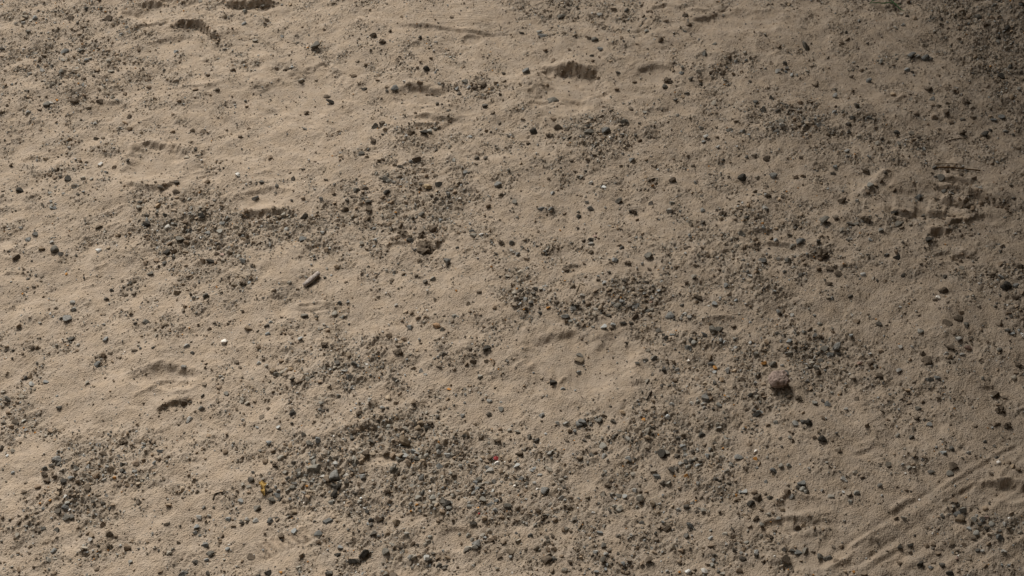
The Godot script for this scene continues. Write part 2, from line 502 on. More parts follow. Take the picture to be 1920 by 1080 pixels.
	[-248,-1387,10.1,"ga","larger dull grey angular pebble down and right of the curved tread marks"],
	[-214,-1606,10.9,"da","larger dark brown angular pebble to the right of the large rounded grey stone"],
	[-170,-1572,10.8,"gr","larger dull grey rounded pebble to the right of the large rounded grey stone"],
	[-161,-1475,10.4,"tr","larger tan rounded pebble down and right of the large rounded grey stone"],
	[339,-1514,10.6,"ka","larger blackish angular pebble to the left of the parallel tyre ridges"],
	[399,-1473,10.4,"da","first larger dark brown angular pebble going outward to the left of the parallel tyre ridges"],
	[422,-1420,10.2,"ga","larger dull grey angular pebble to the left of the parallel tyre ridges"],
	[595,-1392,10.1,"ka","second larger blackish angular pebble going outward to the right of the parallel tyre ridges"],
	[-258,-2412,13.3,"da","larger dark brown angular pebble up and left of the pale tan stone"],
	[210,-1571,10.4,"bf","larger bluish grey flat pebble below the thin dark twig"],
	[194,-2052,11.6,"dc","first larger dark brown crumbly pebble going outward up and right of the bent straw"],
	[465,-2357,12.7,"da","first larger dark brown angular pebble going outward down and left of the diagonal tyre edge"],
	[-883,-2646,13.1,"df","larger dark brown flat pebble to the left of the crumbly earth ledge"],
	[-913,-2859,13.8,"da","second larger dark brown angular pebble going outward to the left of the crumbly earth ledge"],
	[-865,-2731,13.4,"ga","larger dull grey angular pebble to the left of the crumbly earth ledge"],
	[-792,-2551,12.8,"da","first larger dark brown angular pebble going outward up and left of the smooth heel print"],
	[-890,-2533,12.7,"gr","second larger dull grey rounded pebble going outward up and left of the smooth heel print"],
	[-726,-2496,12.6,"dc","larger dark brown crumbly pebble up and left of the smooth heel print"],
	[-776,-2432,12.4,"gr","first larger dull grey rounded pebble going outward up and left of the smooth heel print"],
	[-359,-2579,12.9,"df","larger dark brown flat pebble up and right of the bright white chip"],
	[-282,-2780,13.6,"da","second larger dark brown angular pebble going outward to the left of the ribbed sole mark"],
	[-262,-2751,13.5,"da","first larger dark brown angular pebble going outward to the left of the ribbed sole mark"],
	[-169,-2663,13.2,"ka","larger blackish angular pebble down and left of the ribbed sole mark"],
	[-226,-2586,12.9,"ba","larger bluish grey angular pebble down and left of the ribbed sole mark"],
	[-91,-2616,13.0,"gf","larger dull grey flat pebble below the ribbed sole mark"],
	[-72,-2591,12.9,"dc","larger dark brown crumbly pebble below the ribbed sole mark"],
	[168,-2767,13.5,"gr","larger dull grey rounded pebble up and right of the arched shoe print"],
	[139,-2454,12.5,"ka","larger blackish angular pebble down and right of the arched shoe print"],
	[103,-2445,12.5,"da","second larger dark brown angular pebble going outward below the arched shoe print"],
	[297,-2596,13.0,"ga","larger dull grey angular pebble to the right of the arched shoe print"],
	[407,-2447,12.5,"gr","second larger dull grey rounded pebble going outward down and left of the diagonal tyre edge"],
	[973,-2823,13.7,"da","first larger dark brown angular pebble going outward to the right of the green grass blades"],
	[961,-2637,13.1,"ka","second larger blackish angular pebble going outward up and right of the brown straw stalk"],
	[807,-2589,12.9,"da","larger dark brown angular pebble to the right of the diagonal tyre edge"],
	[822,-2503,12.7,"da","larger dark brown angular pebble above the brown straw stalk"],
	[699,-2625,13.0,"ba","larger bluish grey angular pebble to the right of the diagonal tyre edge"],
	[910,-2487,12.6,"bf","first larger bluish grey flat pebble going outward up and right of the brown straw stalk"],
	[964,-2859,13.8,"gr","larger dull grey rounded pebble to the right of the green grass blades"],
	[1070,-2914,14.0,"da","second larger dark brown angular pebble going outward to the right of the green grass blades"],
	[-876,-2260,11.9,"ka","second larger blackish angular pebble going outward to the left of the smooth heel print"],
	[-797,-2295,12.0,"ka","first larger blackish angular pebble going outward to the left of the smooth heel print"],
	[-713,-2152,11.5,"da","first larger dark brown angular pebble going outward down and left of the smooth heel print"],
	[-799,-2091,11.3,"tr","larger tan rounded pebble down and left of the smooth heel print"],
	[-585,-2082,11.3,"ka","second larger blackish angular pebble going outward below the smooth heel print"],
	[-603,-2031,11.1,"ga","second larger dull grey angular pebble going outward below the smooth heel print"],
	[-628,-2008,11.1,"da","larger dark brown angular pebble above the ringed print"],
	[-453,-2235,11.8,"la","larger light grey angular pebble down and right of the bright white chip"],
	[-541,-2181,11.6,"ka","larger blackish angular pebble down and left of the bright white chip"],
	[-523,-2137,11.5,"la","larger light grey angular pebble down and left of the bright white chip"],
	[-553,-2141,11.5,"lr","larger light grey rounded pebble down and left of the bright white chip"],
	[-464,-2132,11.5,"da","larger dark brown angular pebble below the bright white chip"],
	[-453,-2109,11.4,"da","larger dark brown angular pebble up and left of the grey wood stick"],
	[-445,-1998,11.0,"dc","larger dark brown crumbly pebble to the left of the grey wood stick"],
	[-361,-2179,11.6,"ga","larger dull grey angular pebble above the grey wood stick"],
	[-596,-2249,11.8,"da","larger dark brown angular pebble down and right of the smooth heel print"],
	[-452,-2056,11.2,"la","larger light grey angular pebble to the left of the grey wood stick"],
	[-131,-2277,11.9,"ba","larger bluish grey angular pebble to the right of the pale tan stone"],
	[-25,-2277,11.9,"lr","larger light grey rounded pebble to the right of the pale tan stone"],
	[-83,-2313,12.0,"bf","larger bluish grey flat pebble to the right of the pale tan stone"],
	[-223,-2253,11.8,"ka","larger blackish angular pebble to the left of the pale tan stone"],
	[-280,-2239,11.8,"da","third larger dark brown angular pebble going outward to the left of the pale tan stone"],
	[-293,-2204,11.7,"da","fourth larger dark brown angular pebble going outward to the left of the pale tan stone"],
	[-158,-2190,11.6,"ga","larger dull grey angular pebble below the pale tan stone"],
	[-68,-2143,11.5,"ba","larger bluish grey angular pebble down and right of the pale tan stone"],
	[-109,-2055,11.2,"la","larger light grey angular pebble above the orange tan pebble"],
	[-227,-2289,12.0,"ga","larger dull grey angular pebble to the left of the pale tan stone"],
	[-18,-2113,11.4,"dc","larger dark brown crumbly pebble up and left of the bent straw"],
	[-250,-2208,11.7,"da","first larger dark brown angular pebble going outward to the left of the pale tan stone"],
	[288,-2291,12.0,"da","larger dark brown angular pebble down and right of the arched shoe print"],
	[51,-2204,11.7,"bf","larger bluish grey flat pebble up and left of the bent straw"],
	[138,-2212,11.7,"ga","larger dull grey angular pebble above the bent straw"],
	[189,-2237,11.8,"gr","larger dull grey rounded pebble up and right of the bent straw"],
	[471,-2303,12.0,"la","larger light grey angular pebble down and left of the diagonal tyre edge"],
	[453,-2239,11.8,"da","second larger dark brown angular pebble going outward down and left of the diagonal tyre edge"],
	[394,-2132,11.5,"gr","larger dull grey rounded pebble to the right of the bent straw"],
	[491,-2162,11.5,"df","larger dark brown flat pebble to the left of the crumbled tread ripples"],
	[585,-2158,11.5,"ga","first larger dull grey angular pebble going outward to the left of the crumbled tread ripples"],
	[415,-2088,11.3,"dc","larger dark brown crumbly pebble above the pinkish brown stone"],
	[523,-1996,11.0,"da","larger dark brown angular pebble up and right of the pinkish brown stone"],
	[530,-2036,11.1,"df","second larger dark brown flat pebble going outward up and right of the pinkish brown stone"],
	[297,-2093,11.3,"df","larger dark brown flat pebble to the right of the bent straw"],
	[463,-2052,11.2,"gr","larger dull grey rounded pebble above the pinkish brown stone"],
	[648,-2065,11.2,"ka","second larger blackish angular pebble going outward down and left of the crumbled tread ripples"],
	[711,-2115,11.4,"ka","first larger blackish angular pebble going outward down and left of the crumbled tread ripples"],
	[669,-2194,11.7,"ka","larger blackish angular pebble to the left of the crumbled tread ripples"],
	[669,-2160,11.5,"gr","larger dull grey rounded pebble to the left of the crumbled tread ripples"],
	[851,-2043,11.2,"da","first larger dark brown angular pebble going outward down and right of the crumbled tread ripples"],
	[-595,-1836,10.5,"de","larger dark brown slender pebble up and left of the ringed print"],
	[-588,-1906,10.7,"gr","larger dull grey rounded pebble above the ringed print"],
	[-756,-1842,10.5,"da","larger dark brown angular pebble to the left of the ringed print"],
	[-637,-1977,11.0,"da","larger dark brown angular pebble up and left of the ringed print"],
	[-372,-1793,10.4,"tr","larger tan rounded pebble to the right of the ringed print"],
	[-329,-1692,10.0,"ka","larger blackish angular pebble above the large rounded grey stone"],
	[-336,-1924,10.8,"ga","larger dull grey angular pebble below the grey wood stick"],
	[-326,-1761,10.3,"da","larger dark brown angular pebble above the large rounded grey stone"],
	[-366,-1785,10.3,"ga","larger dull grey angular pebble to the right of the ringed print"],
	[-61,-1813,10.4,"da","larger dark brown angular pebble down and right of the orange tan pebble"],
	[-251,-1774,10.3,"la","larger light grey angular pebble down and left of the orange tan pebble"],
	[-244,-1751,10.2,"bf","larger bluish grey flat pebble up and right of the large rounded grey stone"],
	[-113,-1801,10.4,"de","larger dark brown slender pebble below the orange tan pebble"],
	[-136,-1675,10.0,"tr","larger tan rounded pebble up and left of the red chip"],
	[-148,-1676,10.0,"gr","larger dull grey rounded pebble up and left of the red chip"],
	[-139,-1665,9.9,"tr","first larger tan rounded pebble going outward to the left of the red chip"],
	[-127,-1663,9.9,"ka","larger blackish angular pebble up and left of the red chip"],
	[63,-1771,10.3,"ka","larger blackish angular pebble to the left of the wide smooth print"],
	[107,-1831,10.5,"gf","larger dull grey flat pebble above the wide smooth print"],
	[178,-1900,10.7,"ka","larger blackish angular pebble down and right of the bent straw"],
	[99,-1929,10.8,"lr","larger light grey rounded pebble below the bent straw"],
	[171,-1937,10.8,"ga","larger dull grey angular pebble down and right of the bent straw"],
	[131,-1680,10.0,"ga","larger dull grey angular pebble down and left of the thin dark twig"],
	[198,-1916,10.8,"da","larger dark brown angular pebble down and right of the bent straw"],
	[100,-1675,10.0,"la","larger light grey angular pebble below the wide smooth print"],
	[221,-1813,10.4,"ga","larger dull grey angular pebble above the thin dark twig"],
	[311,-1810,10.4,"bf","larger bluish grey flat pebble to the left of the pinkish brown stone"],
	[436,-1726,10.1,"dc","larger dark brown crumbly pebble down and right of the pinkish brown stone"],
	[479,-1720,10.1,"bf","larger bluish grey flat pebble to the right of the pinkish brown stone"],
	[423,-1782,10.3,"ba","first larger bluish grey angular pebble going outward up and right of the pinkish brown stone"],
	[432,-1932,10.8,"la","larger light grey angular pebble above the pinkish brown stone"],
	[332,-1885,10.7,"ga","larger dull grey angular pebble up and left of the pinkish brown stone"],
	[306,-1872,10.6,"ba","larger bluish grey angular pebble up and left of the pinkish brown stone"],
	[278,-1844,10.5,"ba","larger bluish grey angular pebble up and right of the thin dark twig"],
	[492,-1872,10.6,"dc","larger dark brown crumbly pebble up and right of the pinkish brown stone"],
	[821,-1959,10.9,"da","second larger dark brown angular pebble going outward down and right of the crumbled tread ripples"],
	[656,-1773,10.3,"bf","larger bluish grey flat pebble up and left of the straight tyre lines"],
	[615,-1709,10.1,"gr","larger dull grey rounded pebble up and left of the straight tyre lines"],
	[607,-1685,10.0,"da","larger dark brown angular pebble up and left of the straight tyre lines"],
	[719,-1841,10.5,"pa","larger pinkish angular pebble above the straight tyre lines"],
	[560,-1811,10.4,"da","first larger dark brown angular pebble going outward to the right of the pinkish brown stone"],
	[644,-1816,10.4,"da","third larger dark brown angular pebble going outward to the right of the pinkish brown stone"],
	[-632,-1506,9.4,"ba","larger bluish grey angular pebble down and left of the ringed print"],
	[-666,-1553,9.6,"da","fifth larger dark brown angular pebble going outward down and left of the ringed print"],
	[-597,-1609,9.8,"da","first larger dark brown angular pebble going outward down and left of the ringed print"],
	[-606,-1538,9.5,"da","second larger dark brown angular pebble going outward down and left of the ringed print"],
	[-560,-1458,9.3,"da","larger dark brown angular pebble to the left of the yellow leaf scrap"],
	[-556,-1438,9.2,"dc","larger dark brown crumbly pebble to the left of the curved tread marks"],
	[-633,-1462,9.3,"gr","second larger dull grey rounded pebble going outward to the left of the yellow leaf scrap"],
	[-625,-1487,9.4,"gr","first larger dull grey rounded pebble going outward to the left of the yellow leaf scrap"],
	[-657,-1561,9.6,"da","third larger dark brown angular pebble going outward down and left of the ringed print"],
	[-333,-1532,9.5,"bf","larger bluish grey flat pebble to the right of the yellow leaf scrap"],
	[-342,-1522,9.5,"ga","larger dull grey angular pebble down and right of the yellow leaf scrap"],
	[-315,-1544,9.5,"gr","larger dull grey rounded pebble to the right of the yellow leaf scrap"],
	[-298,-1628,9.8,"gr","larger dull grey rounded pebble above the large rounded grey stone"],
	[-342,-1583,9.7,"dc","larger dark brown crumbly pebble up and right of the yellow leaf scrap"],
	[-250,-1545,9.5,"ka","first larger blackish angular pebble going outward down and right of the large rounded grey stone"],
	[-423,-1438,9.2,"ba","larger bluish grey angular pebble to the left of the curved tread marks"],
	[-414,-1423,9.2,"ga","larger dull grey angular pebble to the left of the curved tread marks"],
	[-331,-1390,9.0,"ka","larger blackish angular pebble down and left of the curved tread marks"],
	[-321,-1458,9.3,"da","larger dark brown angular pebble above the curved tread marks"],
	[-339,-1483,9.3,"la","larger light grey angular pebble above the curved tread marks"],
	[-239,-1422,9.1,"ka","first larger blackish angular pebble going outward to the right of the curved tread marks"],
]
# the smaller stones of the gravel: x, z, width, colour and shape code
const GRAVEL := [
	-308,-1503,9.4,"t", -360,-1507,9.4,"g", -208,-1638,9.9,"k", -151,-1591,9.7,"d", -185,-1610,9.8,"d", -216,-1566,9.6,"b", -193,-1460,9.3,"k", -32,-1461,9.3,"g", 
	-114,-1405,9.1,"k", -100,-1399,9.1,"k", -90,-1398,9.1,"k", -145,-1617,9.8,"b", -132,-1601,9.7,"g", -156,-1605,9.7,"b", -165,-1596,9.7,"g", -177,-1638,9.9,"k", 
	-166,-1651,9.9,"g", -175,-1606,9.7,"d", -240,-1566,9.6,"l", -232,-1574,9.6,"ke", -98,-1511,9.4,"g", -90,-1500,9.4,"g", -117,-1410,9.1,"l", -29,-1443,9.2,"d", 
	-31,-1577,9.7,"l", 7,-1591,9.7,"l", 130,-1531,9.5,"g", 70,-1523,9.5,"b", 36,-1498,9.4,"d", 232,-1582,9.7,"k", 59,-1529,9.5,"d", 134,-1628,9.8,"g", 121,-1617,9.8,"d", 
	153,-1507,9.4,"g", 182,-1527,9.5,"g", 54,-1577,9.7,"g", 33,-1431,9.2,"d", 275,-1441,9.2,"d", 261,-1390,9.0,"w", 478,-1617,9.8,"d", 281,-1652,9.9,"k", 
	333,-1539,9.5,"b", 248,-1510,9.4,"k", 342,-1487,9.4,"d", 453,-1525,9.5,"g", 478,-1526,9.5,"d", 408,-1475,9.3,"t", 404,-1431,9.2,"g", 256,-1587,9.7,"g", 
	271,-1505,9.4,"g", 415,-1538,9.5,"g", 392,-1532,9.5,"d", 606,-1574,9.6,"k", 631,-1610,9.8,"b", 647,-1460,9.3,"g", 640,-1453,9.2,"d", 672,-1477,9.3,"g", 
	632,-1571,9.6,"g", -203,-2330,11.6,"k", -245,-2470,11.5,"d", 209,-2649,12.1,"k", 590,-2608,12.0,"d", 574,-2458,11.5,"l", 421,-2474,11.6,"d", -593,-2149,10.6,"l", 
	-503,-2166,10.6,"b", -253,-2227,10.8,"k", 580,-2314,11.1,"k", 444,-2202,10.7,"b", 561,-2175,10.7,"d", 406,-2021,10.2,"d", 302,-2017,10.2,"g", -515,-1853,9.7,"b", 
	-469,-1705,9.3,"g", -272,-1804,9.6,"k", -500,-1965,10.0,"k", -245,-1802,9.6,"k", 147,-1889,9.8,"l", 233,-1689,9.2,"w", 362,-1732,9.3,"k", 556,-1909,9.9,"d", 
	706,-1858,9.7,"b", -639,-1496,8.6,"k", -677,-1541,8.8,"d", -375,-1556,8.8,"k", -421,-1614,9.0,"d", -398,-1486,8.6,"b", -303,-1461,8.5,"b", -130,-1593,8.9,"t", 
	-107,-1551,8.8,"d", 170,-1604,9.0,"l", 37,-1643,9.1,"k", 124,-1408,8.4,"k", 309,-1396,8.3,"d", 239,-1388,8.3,"w", 527,-1548,8.8,"k", 600,-1599,8.9,"d", 
	-1008,-2860,12.4,"g", -791,-2654,11.8,"g", -311,-2637,11.8,"d", -846,-2691,11.7,"b", -413,-2630,11.5,"g", -612,-2580,11.4,"d", -140,-2461,11.0,"d", -153,-2441,11.0,"g", 
	181,-2870,12.2,"bf", 213,-2895,12.3,"d", 300,-2766,11.9,"d", 317,-2849,12.1,"d", 78,-2481,11.1,"d", 522,-2649,11.6,"b", 387,-2542,11.2,"g", 551,-2538,11.2,"d", 
	359,-2865,12.2,"d", 384,-2714,11.7,"g", 1010,-2811,12.0,"k", 798,-2490,11.1,"d", 852,-2488,11.1,"k", 721,-2450,11.0,"k", 843,-2587,11.4,"d", 873,-2490,11.1,"d", 
	-620,-2208,10.3,"t", -818,-2132,10.1,"k", -624,-2257,10.4,"k", -573,-2086,9.9,"d", -502,-2134,10.1,"g", -432,-2105,10.0,"d", -590,-2196,10.3,"d", -599,-2273,10.5,"k", 
	-594,-2359,10.7,"g", -434,-2164,10.2,"d", -520,-2058,9.9,"d", -276,-2367,10.7,"kf", -213,-2164,10.2,"d", -118,-2153,10.1,"d", -202,-2301,10.6,"d", -229,-2241,10.4,"d", 
	-66,-2128,10.1,"g", -251,-2185,10.2,"d", 136,-2110,10.0,"b", 173,-2056,9.9,"b", 276,-2204,10.3,"b", 185,-1995,9.7,"k", 133,-2085,9.9,"d", 246,-2229,10.4,"l", 
	25,-2061,9.9,"d", 567,-2141,10.1,"g", 478,-2101,10.0,"g", 633,-2074,9.9,"k", 584,-2021,9.8,"l", 829,-2295,10.5,"d", 659,-2281,10.5,"d", 636,-2261,10.4,"g", 
	596,-2160,10.2,"g", -716,-1953,9.6,"b", -711,-1934,9.5,"b", -644,-1860,9.3,"b", -746,-1666,8.7,"d", -457,-1860,9.3,"w", -344,-1795,9.1,"t", -309,-1772,9.1,"k", 
	-336,-1861,9.3,"b", -484,-1686,8.8,"l", -50,-1783,9.1,"g", -222,-1700,8.8,"g", -189,-1734,8.9,"t", -159,-1666,8.7,"g", -149,-1718,8.9,"d", -93,-1918,9.5,"g", 
	152,-1678,8.8,"k", 45,-1693,8.8,"b", 138,-1693,8.8,"d", 208,-1810,9.2,"g", 465,-1802,9.1,"k", 475,-1787,9.1,"d", 455,-1769,9.0,"b", 437,-1833,9.2,"g", 
	495,-1905,9.4,"g", 322,-1768,9.0,"t", 345,-1789,9.1,"t", 289,-1877,9.4,"d", 288,-1853,9.3,"g", 439,-1857,9.3,"b", 383,-1828,9.2,"g", 589,-1900,9.4,"k", 
	726,-1890,9.4,"g", 681,-1829,9.2,"l", 707,-1828,9.2,"b", 601,-1795,9.1,"b", 782,-1897,9.4,"d", 602,-1721,8.9,"d", 650,-1876,9.3,"g", 724,-1921,9.5,"d", 
	-471,-1423,8.1,"g", -602,-1583,8.5,"d", -676,-1579,8.5,"k", -631,-1577,8.5,"g", -653,-1468,8.2,"g", -686,-1453,8.1,"g", -309,-1577,8.5,"k", -313,-1556,8.4,"b", 
	-308,-1647,8.7,"g", -376,-1544,8.4,"g", -300,-1561,8.4,"g", -302,-1551,8.4,"d", -256,-1587,8.5,"l", -264,-1595,8.5,"g", -271,-1582,8.5,"d", -257,-1553,8.4,"k", 
	-262,-1553,8.4,"d", -192,-1629,8.6,"d", -133,-1520,8.3,"g", -61,-1428,8.1,"g", -18,-1417,8.0,"d", -88,-1414,8.0,"t", -165,-1436,8.1,"g", -139,-1611,8.6,"l", 
	-166,-1569,8.5,"g", -83,-1525,8.3,"g", -112,-1517,8.3,"g", -36,-1553,8.4,"g", -52,-1551,8.4,"b", -60,-1505,8.3,"g", -118,-1436,8.1,"g", -41,-1451,8.1,"g", 
	-51,-1429,8.1,"g", -57,-1429,8.1,"g", 182,-1481,8.2,"k", 9,-1443,8.1,"g", 148,-1454,8.1,"k", 71,-1388,8.0,"g", 227,-1617,8.6,"g", 238,-1585,8.5,"k", 152,-1533,8.4,"g", 
	29,-1579,8.5,"b", 13,-1561,8.4,"l", 60,-1482,8.2,"d", 217,-1558,8.4,"k", 367,-1525,8.3,"k", 331,-1475,8.2,"d", 336,-1429,8.1,"l", 276,-1454,8.1,"l", 242,-1457,8.2,"k", 
	435,-1418,8.0,"k", 269,-1589,8.5,"b", 294,-1560,8.4,"k", 318,-1525,8.3,"d", 262,-1595,8.5,"k", 254,-1595,8.5,"k", 295,-1609,8.6,"g", 346,-1535,8.4,"d", 
	420,-1533,8.4,"g", 349,-1477,8.2,"g", 587,-1404,8.0,"k", 626,-1415,8.0,"d", 490,-1530,8.4,"g", 550,-1487,8.2,"g", 642,-1477,8.2,"d", 231,-1753,8.6,"k", 
	126,-1435,7.7,"k", -882,-2796,10.9,"d", -809,-2527,10.2,"d", -883,-2540,10.2,"b", -655,-2617,10.4,"d", -553,-2846,11.0,"b", -522,-2776,10.8,"g", -375,-2917,11.2,"d", 
	-392,-2516,10.2,"d", -549,-2650,10.5,"d", -634,-2443,10.0,"d", -508,-2860,11.0,"d", -570,-2578,10.3,"d", -286,-2594,10.4,"k", -52,-2533,10.2,"k", -78,-2428,9.9,"bf", 
	-124,-2863,11.1,"df", 56,-2802,10.9,"g", 156,-2778,10.8,"d", 177,-2727,10.7,"b", 222,-2774,10.8,"d", 239,-2620,10.4,"d", 168,-2490,10.1,"d", 104,-2417,9.9,"d", 
	314,-2554,10.3,"k", 367,-2647,10.5,"g", 679,-2770,10.8,"d", 339,-2578,10.3,"k", 467,-2547,10.2,"k", 521,-2524,10.2,"k", 504,-2503,10.1,"k", 506,-2470,10.0,"g", 
	360,-2425,9.9,"l", 431,-2443,10.0,"b", 667,-2642,10.5,"d", 505,-2452,10.0,"l", 642,-2483,10.1,"k", 363,-2828,11.0,"d", 514,-2679,10.6,"d", 631,-2463,10.0,"k", 
	971,-2841,11.0,"d", 832,-2694,10.6,"b", 808,-2699,10.6,"b", 781,-2663,10.5,"b", 809,-2557,10.3,"b", 829,-2479,10.1,"d", 998,-2747,10.8,"g", 656,-2522,10.2,"k", 
	676,-2490,10.1,"k", 748,-2446,10.0,"g", 936,-2882,11.1,"d", 945,-2860,11.0,"d", 854,-2578,10.3,"d", 921,-2592,10.4,"d", 876,-2527,10.2,"d", -750,-2343,9.7,"w", 
	-702,-2090,9.1,"w", -600,-2067,9.0,"d", -828,-2118,9.1,"b", -763,-2079,9.0,"b", -389,-2148,9.2,"b", -368,-2000,8.8,"g", -565,-2204,9.3,"d", -545,-2281,9.5,"d", 
	-581,-2228,9.4,"d", -538,-2195,9.3,"d", -535,-2155,9.2,"k", -477,-2157,9.2,"g", -451,-2181,9.3,"d", -584,-2160,9.2,"k", -555,-2123,9.1,"d", -64,-2355,9.7,"k", 
	-144,-2002,8.8,"k", -131,-2012,8.9,"g", -92,-2230,9.4,"d", -42,-2214,9.4,"d", -102,-2257,9.5,"d", 150,-2364,9.8,"d", 219,-2352,9.7,"l", 183,-2107,9.1,"d", 
	282,-2224,9.4,"g", 275,-2038,8.9,"d", 230,-2040,8.9,"d", 221,-2002,8.8,"k", 138,-2345,9.7,"d", 524,-2306,9.6,"d", 511,-2302,9.6,"d", 438,-2247,9.5,"g", 
	334,-2202,9.3,"b", 308,-2049,8.9,"d", 512,-2036,8.9,"d", 491,-2047,8.9,"d", 615,-2379,9.8,"b", 476,-2129,9.2,"d", 781,-2255,9.5,"b", 771,-2132,9.2,"d", 
	833,-2099,9.1,"d", 679,-2259,9.5,"d", 819,-2051,9.0,"d", 752,-2040,8.9,"g", -718,-1766,8.2,"b", -738,-1759,8.2,"l", -685,-1709,8.1,"k", -622,-1980,8.8,"d", 
	-630,-1829,8.4,"d", -759,-1698,8.0,"d", -760,-1675,8.0,"k", -392,-1894,8.5,"k", -389,-1876,8.5,"b", -350,-1777,8.2,"d", -319,-1771,8.2,"d", -511,-1799,8.3,"b", 
	-449,-1754,8.2,"d", -486,-1681,8.0,"l", -283,-1956,8.7,"k", -411,-1724,8.1,"g", -403,-1721,8.1,"g", -288,-1798,8.3,"d", -355,-1786,8.3,"g", -353,-1876,8.5,"d", 
	-400,-1846,8.4,"d", -111,-1883,8.5,"g", -96,-1905,8.6,"d", -151,-1916,8.6,"d", -154,-1803,8.3,"d", -261,-1786,8.3,"l", -196,-1705,8.1,"b", -17,-1709,8.1,"g", 
	-34,-1699,8.0,"k", -172,-1866,8.5,"d", -196,-1871,8.5,"d", -35,-1727,8.1,"b", -175,-1689,8.0,"t", -156,-1678,8.0,"d", -230,-1688,8.0,"d", -54,-1973,8.7,"d", 
	-164,-1892,8.5,"b", -64,-1664,7.9,"d", -126,-1959,8.7,"d", 72,-1942,8.7,"d", 134,-1916,8.6,"d", 178,-1953,8.7,"l", 213,-1981,8.8,"k", 214,-1939,8.7,"d", 
	136,-1975,8.8,"d", 115,-1966,8.7,"b", 208,-1763,8.2,"g", 80,-1676,8.0,"l", 166,-1696,8.0,"t", 4,-1938,8.7,"d", 8,-1661,7.9,"g", 181,-1682,8.0,"d", 106,-1936,8.7,"k", 
	124,-1944,8.7,"d", 182,-1944,8.7,"k", 190,-1938,8.7,"k", 220,-1931,8.6,"k", 162,-1894,8.5,"b", 234,-1887,8.5,"k", 244,-1866,8.5,"k", 13,-1975,8.8,"k", 
	22,-1958,8.7,"d", 4,-1968,8.7,"g", 123,-1698,8.0,"d", 88,-1900,8.6,"d", 195,-1804,8.3,"g", 251,-1768,8.2,"d", 393,-1807,8.3,"o", 330,-1950,8.7,"l", 436,-1936,8.7,"d", 
	289,-1712,8.1,"b", 459,-1719,8.1,"g", 477,-1892,8.5,"d", 554,-1968,8.7,"k", 434,-1672,8.0,"k", 355,-1902,8.6,"d", 297,-1813,8.3,"d", 373,-1695,8.0,"b", 
	469,-1813,8.3,"g", 473,-1798,8.3,"g", 484,-1819,8.4,"k", 490,-1832,8.4,"k", 513,-1832,8.4,"k", 394,-1672,8.0,"g", 382,-1669,8.0,"d", 312,-1706,8.1,"g", 
	356,-1969,8.7,"d", 421,-1735,8.1,"d", 474,-1866,8.5,"d", 835,-1971,8.7,"d", 752,-1736,8.1,"d", 789,-1879,8.5,"k", 796,-1874,8.5,"b", 606,-1749,8.2,"t", 
	649,-1732,8.1,"d", 529,-1667,8.0,"d", 624,-1672,8.0,"b", 525,-1729,8.1,"d", 544,-1812,8.3,"p", 567,-1804,8.3,"g", 801,-1921,8.6,"d", 690,-1669,8.0,"d", 
	722,-1674,8.0,"d", -564,-1584,7.7,"k", -609,-1628,7.9,"b", -627,-1561,7.7,"d", -633,-1411,7.3,"g", -621,-1388,7.2,"d", -518,-1585,7.7,"b", -565,-1512,7.6,"d", 
	-529,-1514,7.6,"d", -542,-1548,7.6,"d", -478,-1393,7.2,"d", -615,-1584,7.7,"l", -551,-1548,7.6,"d", -720,-1570,7.7,"b", -629,-1512,7.6,"g", -657,-1588,7.7,"k", 
	-633,-1556,7.7,"d", -572,-1475,7.5,"d", -589,-1458,7.4,"d", -562,-1548,7.6,"d", -482,-1471,7.4,"d", -618,-1487,7.5,"k", -694,-1530,7.6,"d", -345,-1539,7.6,"k", 
	-385,-1520,7.6,"b", -289,-1604,7.8,"k", -317,-1592,7.8,"k", -378,-1479,7.5,"k", -440,-1470,7.4,"b", -433,-1408,7.3,"k", -268,-1445,7.4,"d", -237,-1436,7.4,"b", 
	-358,-1629,7.9,"b", -350,-1613,7.8,"d", -259,-1614,7.8,"d", -439,-1487,7.5,"l", -359,-1593,7.8,"d", -263,-1561,7.7,"l", -390,-1475,7.5,"d", -273,-1566,7.7,"l", 
	-288,-1556,7.7,"g", -277,-1551,7.7,"g", -328,-1553,7.7,"d", -253,-1598,7.8,"k", -289,-1533,7.6,"d", -320,-1538,7.6,"g", -291,-1596,7.8,"g", -247,-1553,7.7,"k", 
	-359,-1484,7.5,"b", -94,-1609,7.8,"l", -199,-1550,7.7,"d", -231,-1515,7.6,"d", -137,-1501,7.5,"k", -198,-1482,7.5,"k", -173,-1515,7.6,"d", -102,-1414,7.3,"d", 
	-210,-1411,7.3,"k", -137,-1437,7.4,"d", -24,-1448,7.4,"d", -89,-1570,7.7,"b", -146,-1451,7.4,"g", -11,-1440,7.4,"d", -140,-1598,7.8,"k", -146,-1646,7.9,"k", 
	-137,-1651,7.9,"k", -200,-1650,7.9,"k", -225,-1590,7.8,"g", -228,-1585,7.7,"k", -237,-1551,7.7,"k", -240,-1538,7.6,"k", -213,-1561,7.7,"k", -173,-1572,7.7,"k", 
	-100,-1572,7.7,"d", -131,-1577,7.7,"d", -87,-1510,7.5,"g", -109,-1507,7.5,"g", -42,-1548,7.6,"g", -61,-1556,7.7,"d", -98,-1492,7.5,"d", -103,-1478,7.5,"d", 
	-128,-1415,7.3,"d", -140,-1405,7.3,"d", -91,-1394,7.2,"k", -116,-1441,7.4,"g", -113,-1448,7.4,"g", -61,-1456,7.4,"g", -64,-1424,7.3,"k", -156,-1561,7.7,"d", 
	-15,-1485,7.5,"d", 135,-1608,7.8,"l", 246,-1646,7.9,"k", 176,-1544,7.6,"l", 183,-1544,7.6,"d", 160,-1529,7.6,"b", 20,-1552,7.7,"k", 87,-1484,7.5,"k", 
